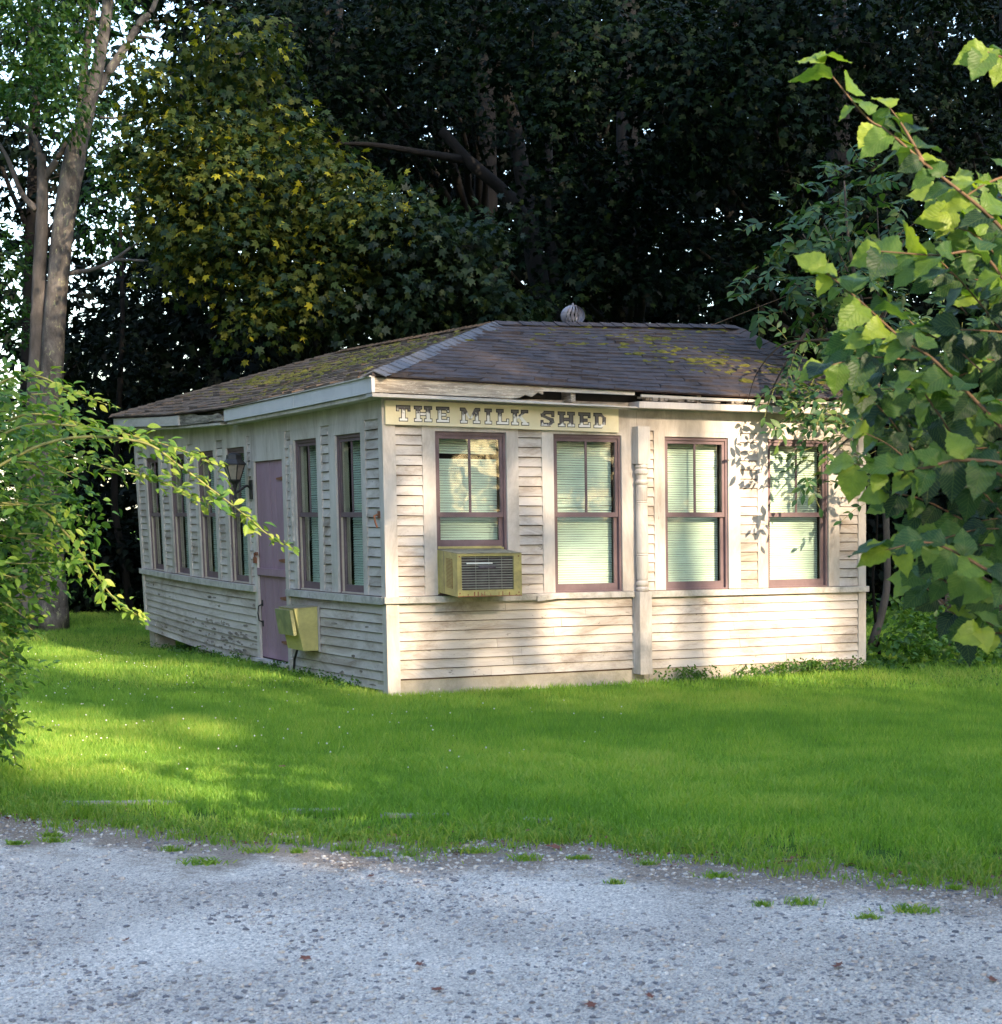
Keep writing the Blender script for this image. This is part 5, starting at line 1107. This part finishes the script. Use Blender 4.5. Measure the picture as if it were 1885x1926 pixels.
# ------------------------------------------------------------ trees outside the frame that dapple the light
SAZ, SEL = R(32), R(24)
S = np.array([math.sin(SAZ)*math.cos(SEL), -math.cos(SAZ)*math.cos(SEL), math.sin(SEL)])
Rt = norm(np.cross([0, 0, 1.], -S)); Up = np.cross(-S, Rt)     # screen basis across the sun direction
wn = np.array([.4371, -.8993, 0.])
def lit(P):
    """True where the crown is open: traces each spray to the shed front and to the lawn"""
    t_ = ((P-np.array([CA[0], CA[1], 0]))@wn)/(S@wn); H = P-t_[:, None]*S; u_ = (H[:, 0]-CA[0])*AX[0]+(H[:, 1]-CA[1])*AX[1]; z_ = H[:, 2]
    out = np.zeros(len(P), bool)
    for (uc_, zc_, ru, rz, pr) in LIT_WALL: out |= (((u_-uc_)/(ru*1.3))**2+((z_-zc_)/(rz*1.25))**2 < 1)&(rng.random(len(P)) < pr)
    tg = P[:, 2]/S[2]; G = P-tg[:, None]*S
    for (xc, yc, rx, ry, pr) in LIT_LAWN: out |= (((G[:, 0]-xc)/rx)**2+((G[:, 1]-yc)/ry)**2 < 1)&(rng.random(len(P)) < pr)
    for (c_, rr_, pr) in LIT_PTS:
        d_ = P-np.array(c_); d_ = d_-(d_@S)[:, None]*S; out |= (np.linalg.norm(d_, axis=1) < rr_)&(rng.random(len(P)) < pr)
    return ~out
LIT_PTS = [((1.3, 4.5, 2.6), 1.0, 1), ((1.2, 4.4, 1.9), .5, .6), ((1.25, 4.4, 1.3), .4, .5), ((-2.6, 8.6, 2.1), .6, .85), ((-1.9, 8.5, 1.6), .6, .85), ((-2.7, 8.8, 1.2), .5, .6), ((-2.2, 8.5, 1.1), .4, .8), ((-3.8, 23, 6.0), 1.7, .35), ((-2.2, 23, 4.8), 1.3, .3), ((-3.6, 23, 3.5), 1., .2), ((4.2, 22.6, 7.2), 1.2, .15), ((-7, 25, 8), 1.5, .4), ((3.6, 17, 2.6), .8, .5)]
LIT_WALL = [(2.0, .5, .40, .60, 1), (2.7, 1.35, .28, 1.2, .95), (3.7, 1.6, .35, 1.0, .95), (4.3, 1.1, .5, .5, .6), (3.8, .5, .7, .35, .85), (4.75, .55, .3, .4, 1), (4.2, 2.3, .9, .35, .95), (.6, .62, .5, .12, .8), (1.75, 1.5, .22, .6, .7), (3.2, 2.3, .7, .2, .8), (-.6, 1.0, .3, 2., .4)]
LIT_LAWN = [(-2.4, 12.2, 2.2, .45, .9), (-2.6, 10.0, 1.6, .5, .9), (-1.2, 9.3, 2.0, .35, .85), (-3.5, 13.6, 1.0, .3, .8), (3.5, 13.3, 1.8, .3, .85), (1.5, 12.6, 1.2, .25, .6), (.8, 8.8, 1.5, .35, .6), (-5.5, 17, 2.0, .8, .6), (-1.5, 11.2, 1.5, .3, .5), (4.5, 11.5, 1.0, .3, .6), (-4.2, 15.5, 1.5, .5, .7)]
org = np.array([1.0, 12.0, 1.0])+S*30
k = 0
for gx in np.arange(-12, 12.1, 2.4):
    B = []
    for gy in np.arange(-5.0, 14.5, 1.7):
        for q in range(1 if gy > 0 else 3):
            c = org+Rt*(gx+random.uniform(-.9, .9))+Up*(gy+random.uniform(-.6, .6))+S*random.uniform(-2, 4)
            if c[2] < 3: continue
            B.append((c[0], c[1], c[2], 1.9, 1.9, 1.5, 1 if gy < 0 else .85))
    c = org+Rt*gx
    tree('shade_tree', 'tall leafy shade tree standing out of view behind the photographer', 'tree', (c[0], c[1]), 21, .3, B, .34, 3.9, 'ash', T=TO, bark='barkgrey', rad=.6, per=10, keep=lit, hollow=.2, up=.4, group='shade trees behind the photographer')
    k += 1

# woods closing the view all round, seen in the window panes
blobs = []
for deg in range(-205, 26, 7):
    a_ = R(deg); R0 = 38+random.uniform(-2, 2); top = 9 if -75 < deg < -40 else 15
    for z in np.arange(.6, top, 2.4): blobs.append((R0*math.cos(a_), R0*math.sin(a_)+4, z, 3.0, 3.0, 1.7, 1))
for y_ in np.arange(6, 38, 3.2):
    for sx in (-17.5, 18.5):
        for z in np.arange(.6, 14, 2.3): blobs.append((sx+random.uniform(-1, 1), y_, z, 2.0, 2.0, 1.6, 2.6 if sx < 0 else 1.3))
pos, nr, tip = sprays(blobs, 1.1, .9, 10)
tag(leaves('surrounding_woods', pos, nr, tip, .62*rng.uniform(.7, 1.25, len(pos)), TO, 'maple', None), 'woods enclosing the lawn on the far sides', 'woodland', kind='stuff')

# ------------------------------------------------------------ light, sky, camera
w = bpy.data.worlds.new('World'); scene.world = w; w.use_nodes = True
nt = w.node_tree; nt.nodes.clear(); sk = nt.nodes.new('ShaderNodeTexSky'); sk.sky_type = 'NISHITA'; sk.sun_disc = False; sk.sun_elevation = SEL; sk.sun_rotation = math.pi-SAZ
sk.air_density = 1.2; sk.dust_density = 1.5; sk.ozone_density = 1.2
bg = nt.nodes.new('ShaderNodeBackground'); bg.inputs[1].default_value = .15; ow = nt.nodes.new('ShaderNodeOutputWorld')
nt.links.new(sk.outputs[0], bg.inputs[0]); nt.links.new(bg.outputs[0], ow.inputs[0])
sun = bpy.data.lights.new('sun', 'SUN'); sun.energy = 2.8; sun.angle = R(.7); sun.color = (1, .80, .55); so = bpy.data.objects.new('sun', sun); COL.objects.link(so)
so.rotation_euler = Vector(-S).to_track_quat('-Z', 'Y').to_euler()
cam = bpy.data.cameras.new('camera'); cam.sensor_fit = 'HORIZONTAL'; cam.sensor_width = 36; cam.lens = 36*F/1885; cam.shift_y = 5/1885; cam.clip_end = 1500; cam.clip_start = .05
cam.dof.use_dof = True; cam.dof.focus_distance = 15; cam.dof.aperture_fstop = 11
co = bpy.data.objects.new('camera', cam); COL.objects.link(co); co.location = (0, 0, EYE); co.rotation_euler = (R(90), 0, 0); scene.camera = co
scene.view_settings.view_transform = 'Standard'; scene.view_settings.look = 'None'; scene.view_settings.gamma = 1
scene.view_settings.exposure = 2.27
scene.render.engine = 'CYCLES'; scene.cycles.max_bounces = 5; scene.cycles.diffuse_bounces = 2; scene.cycles.transparent_max_bounces = 12
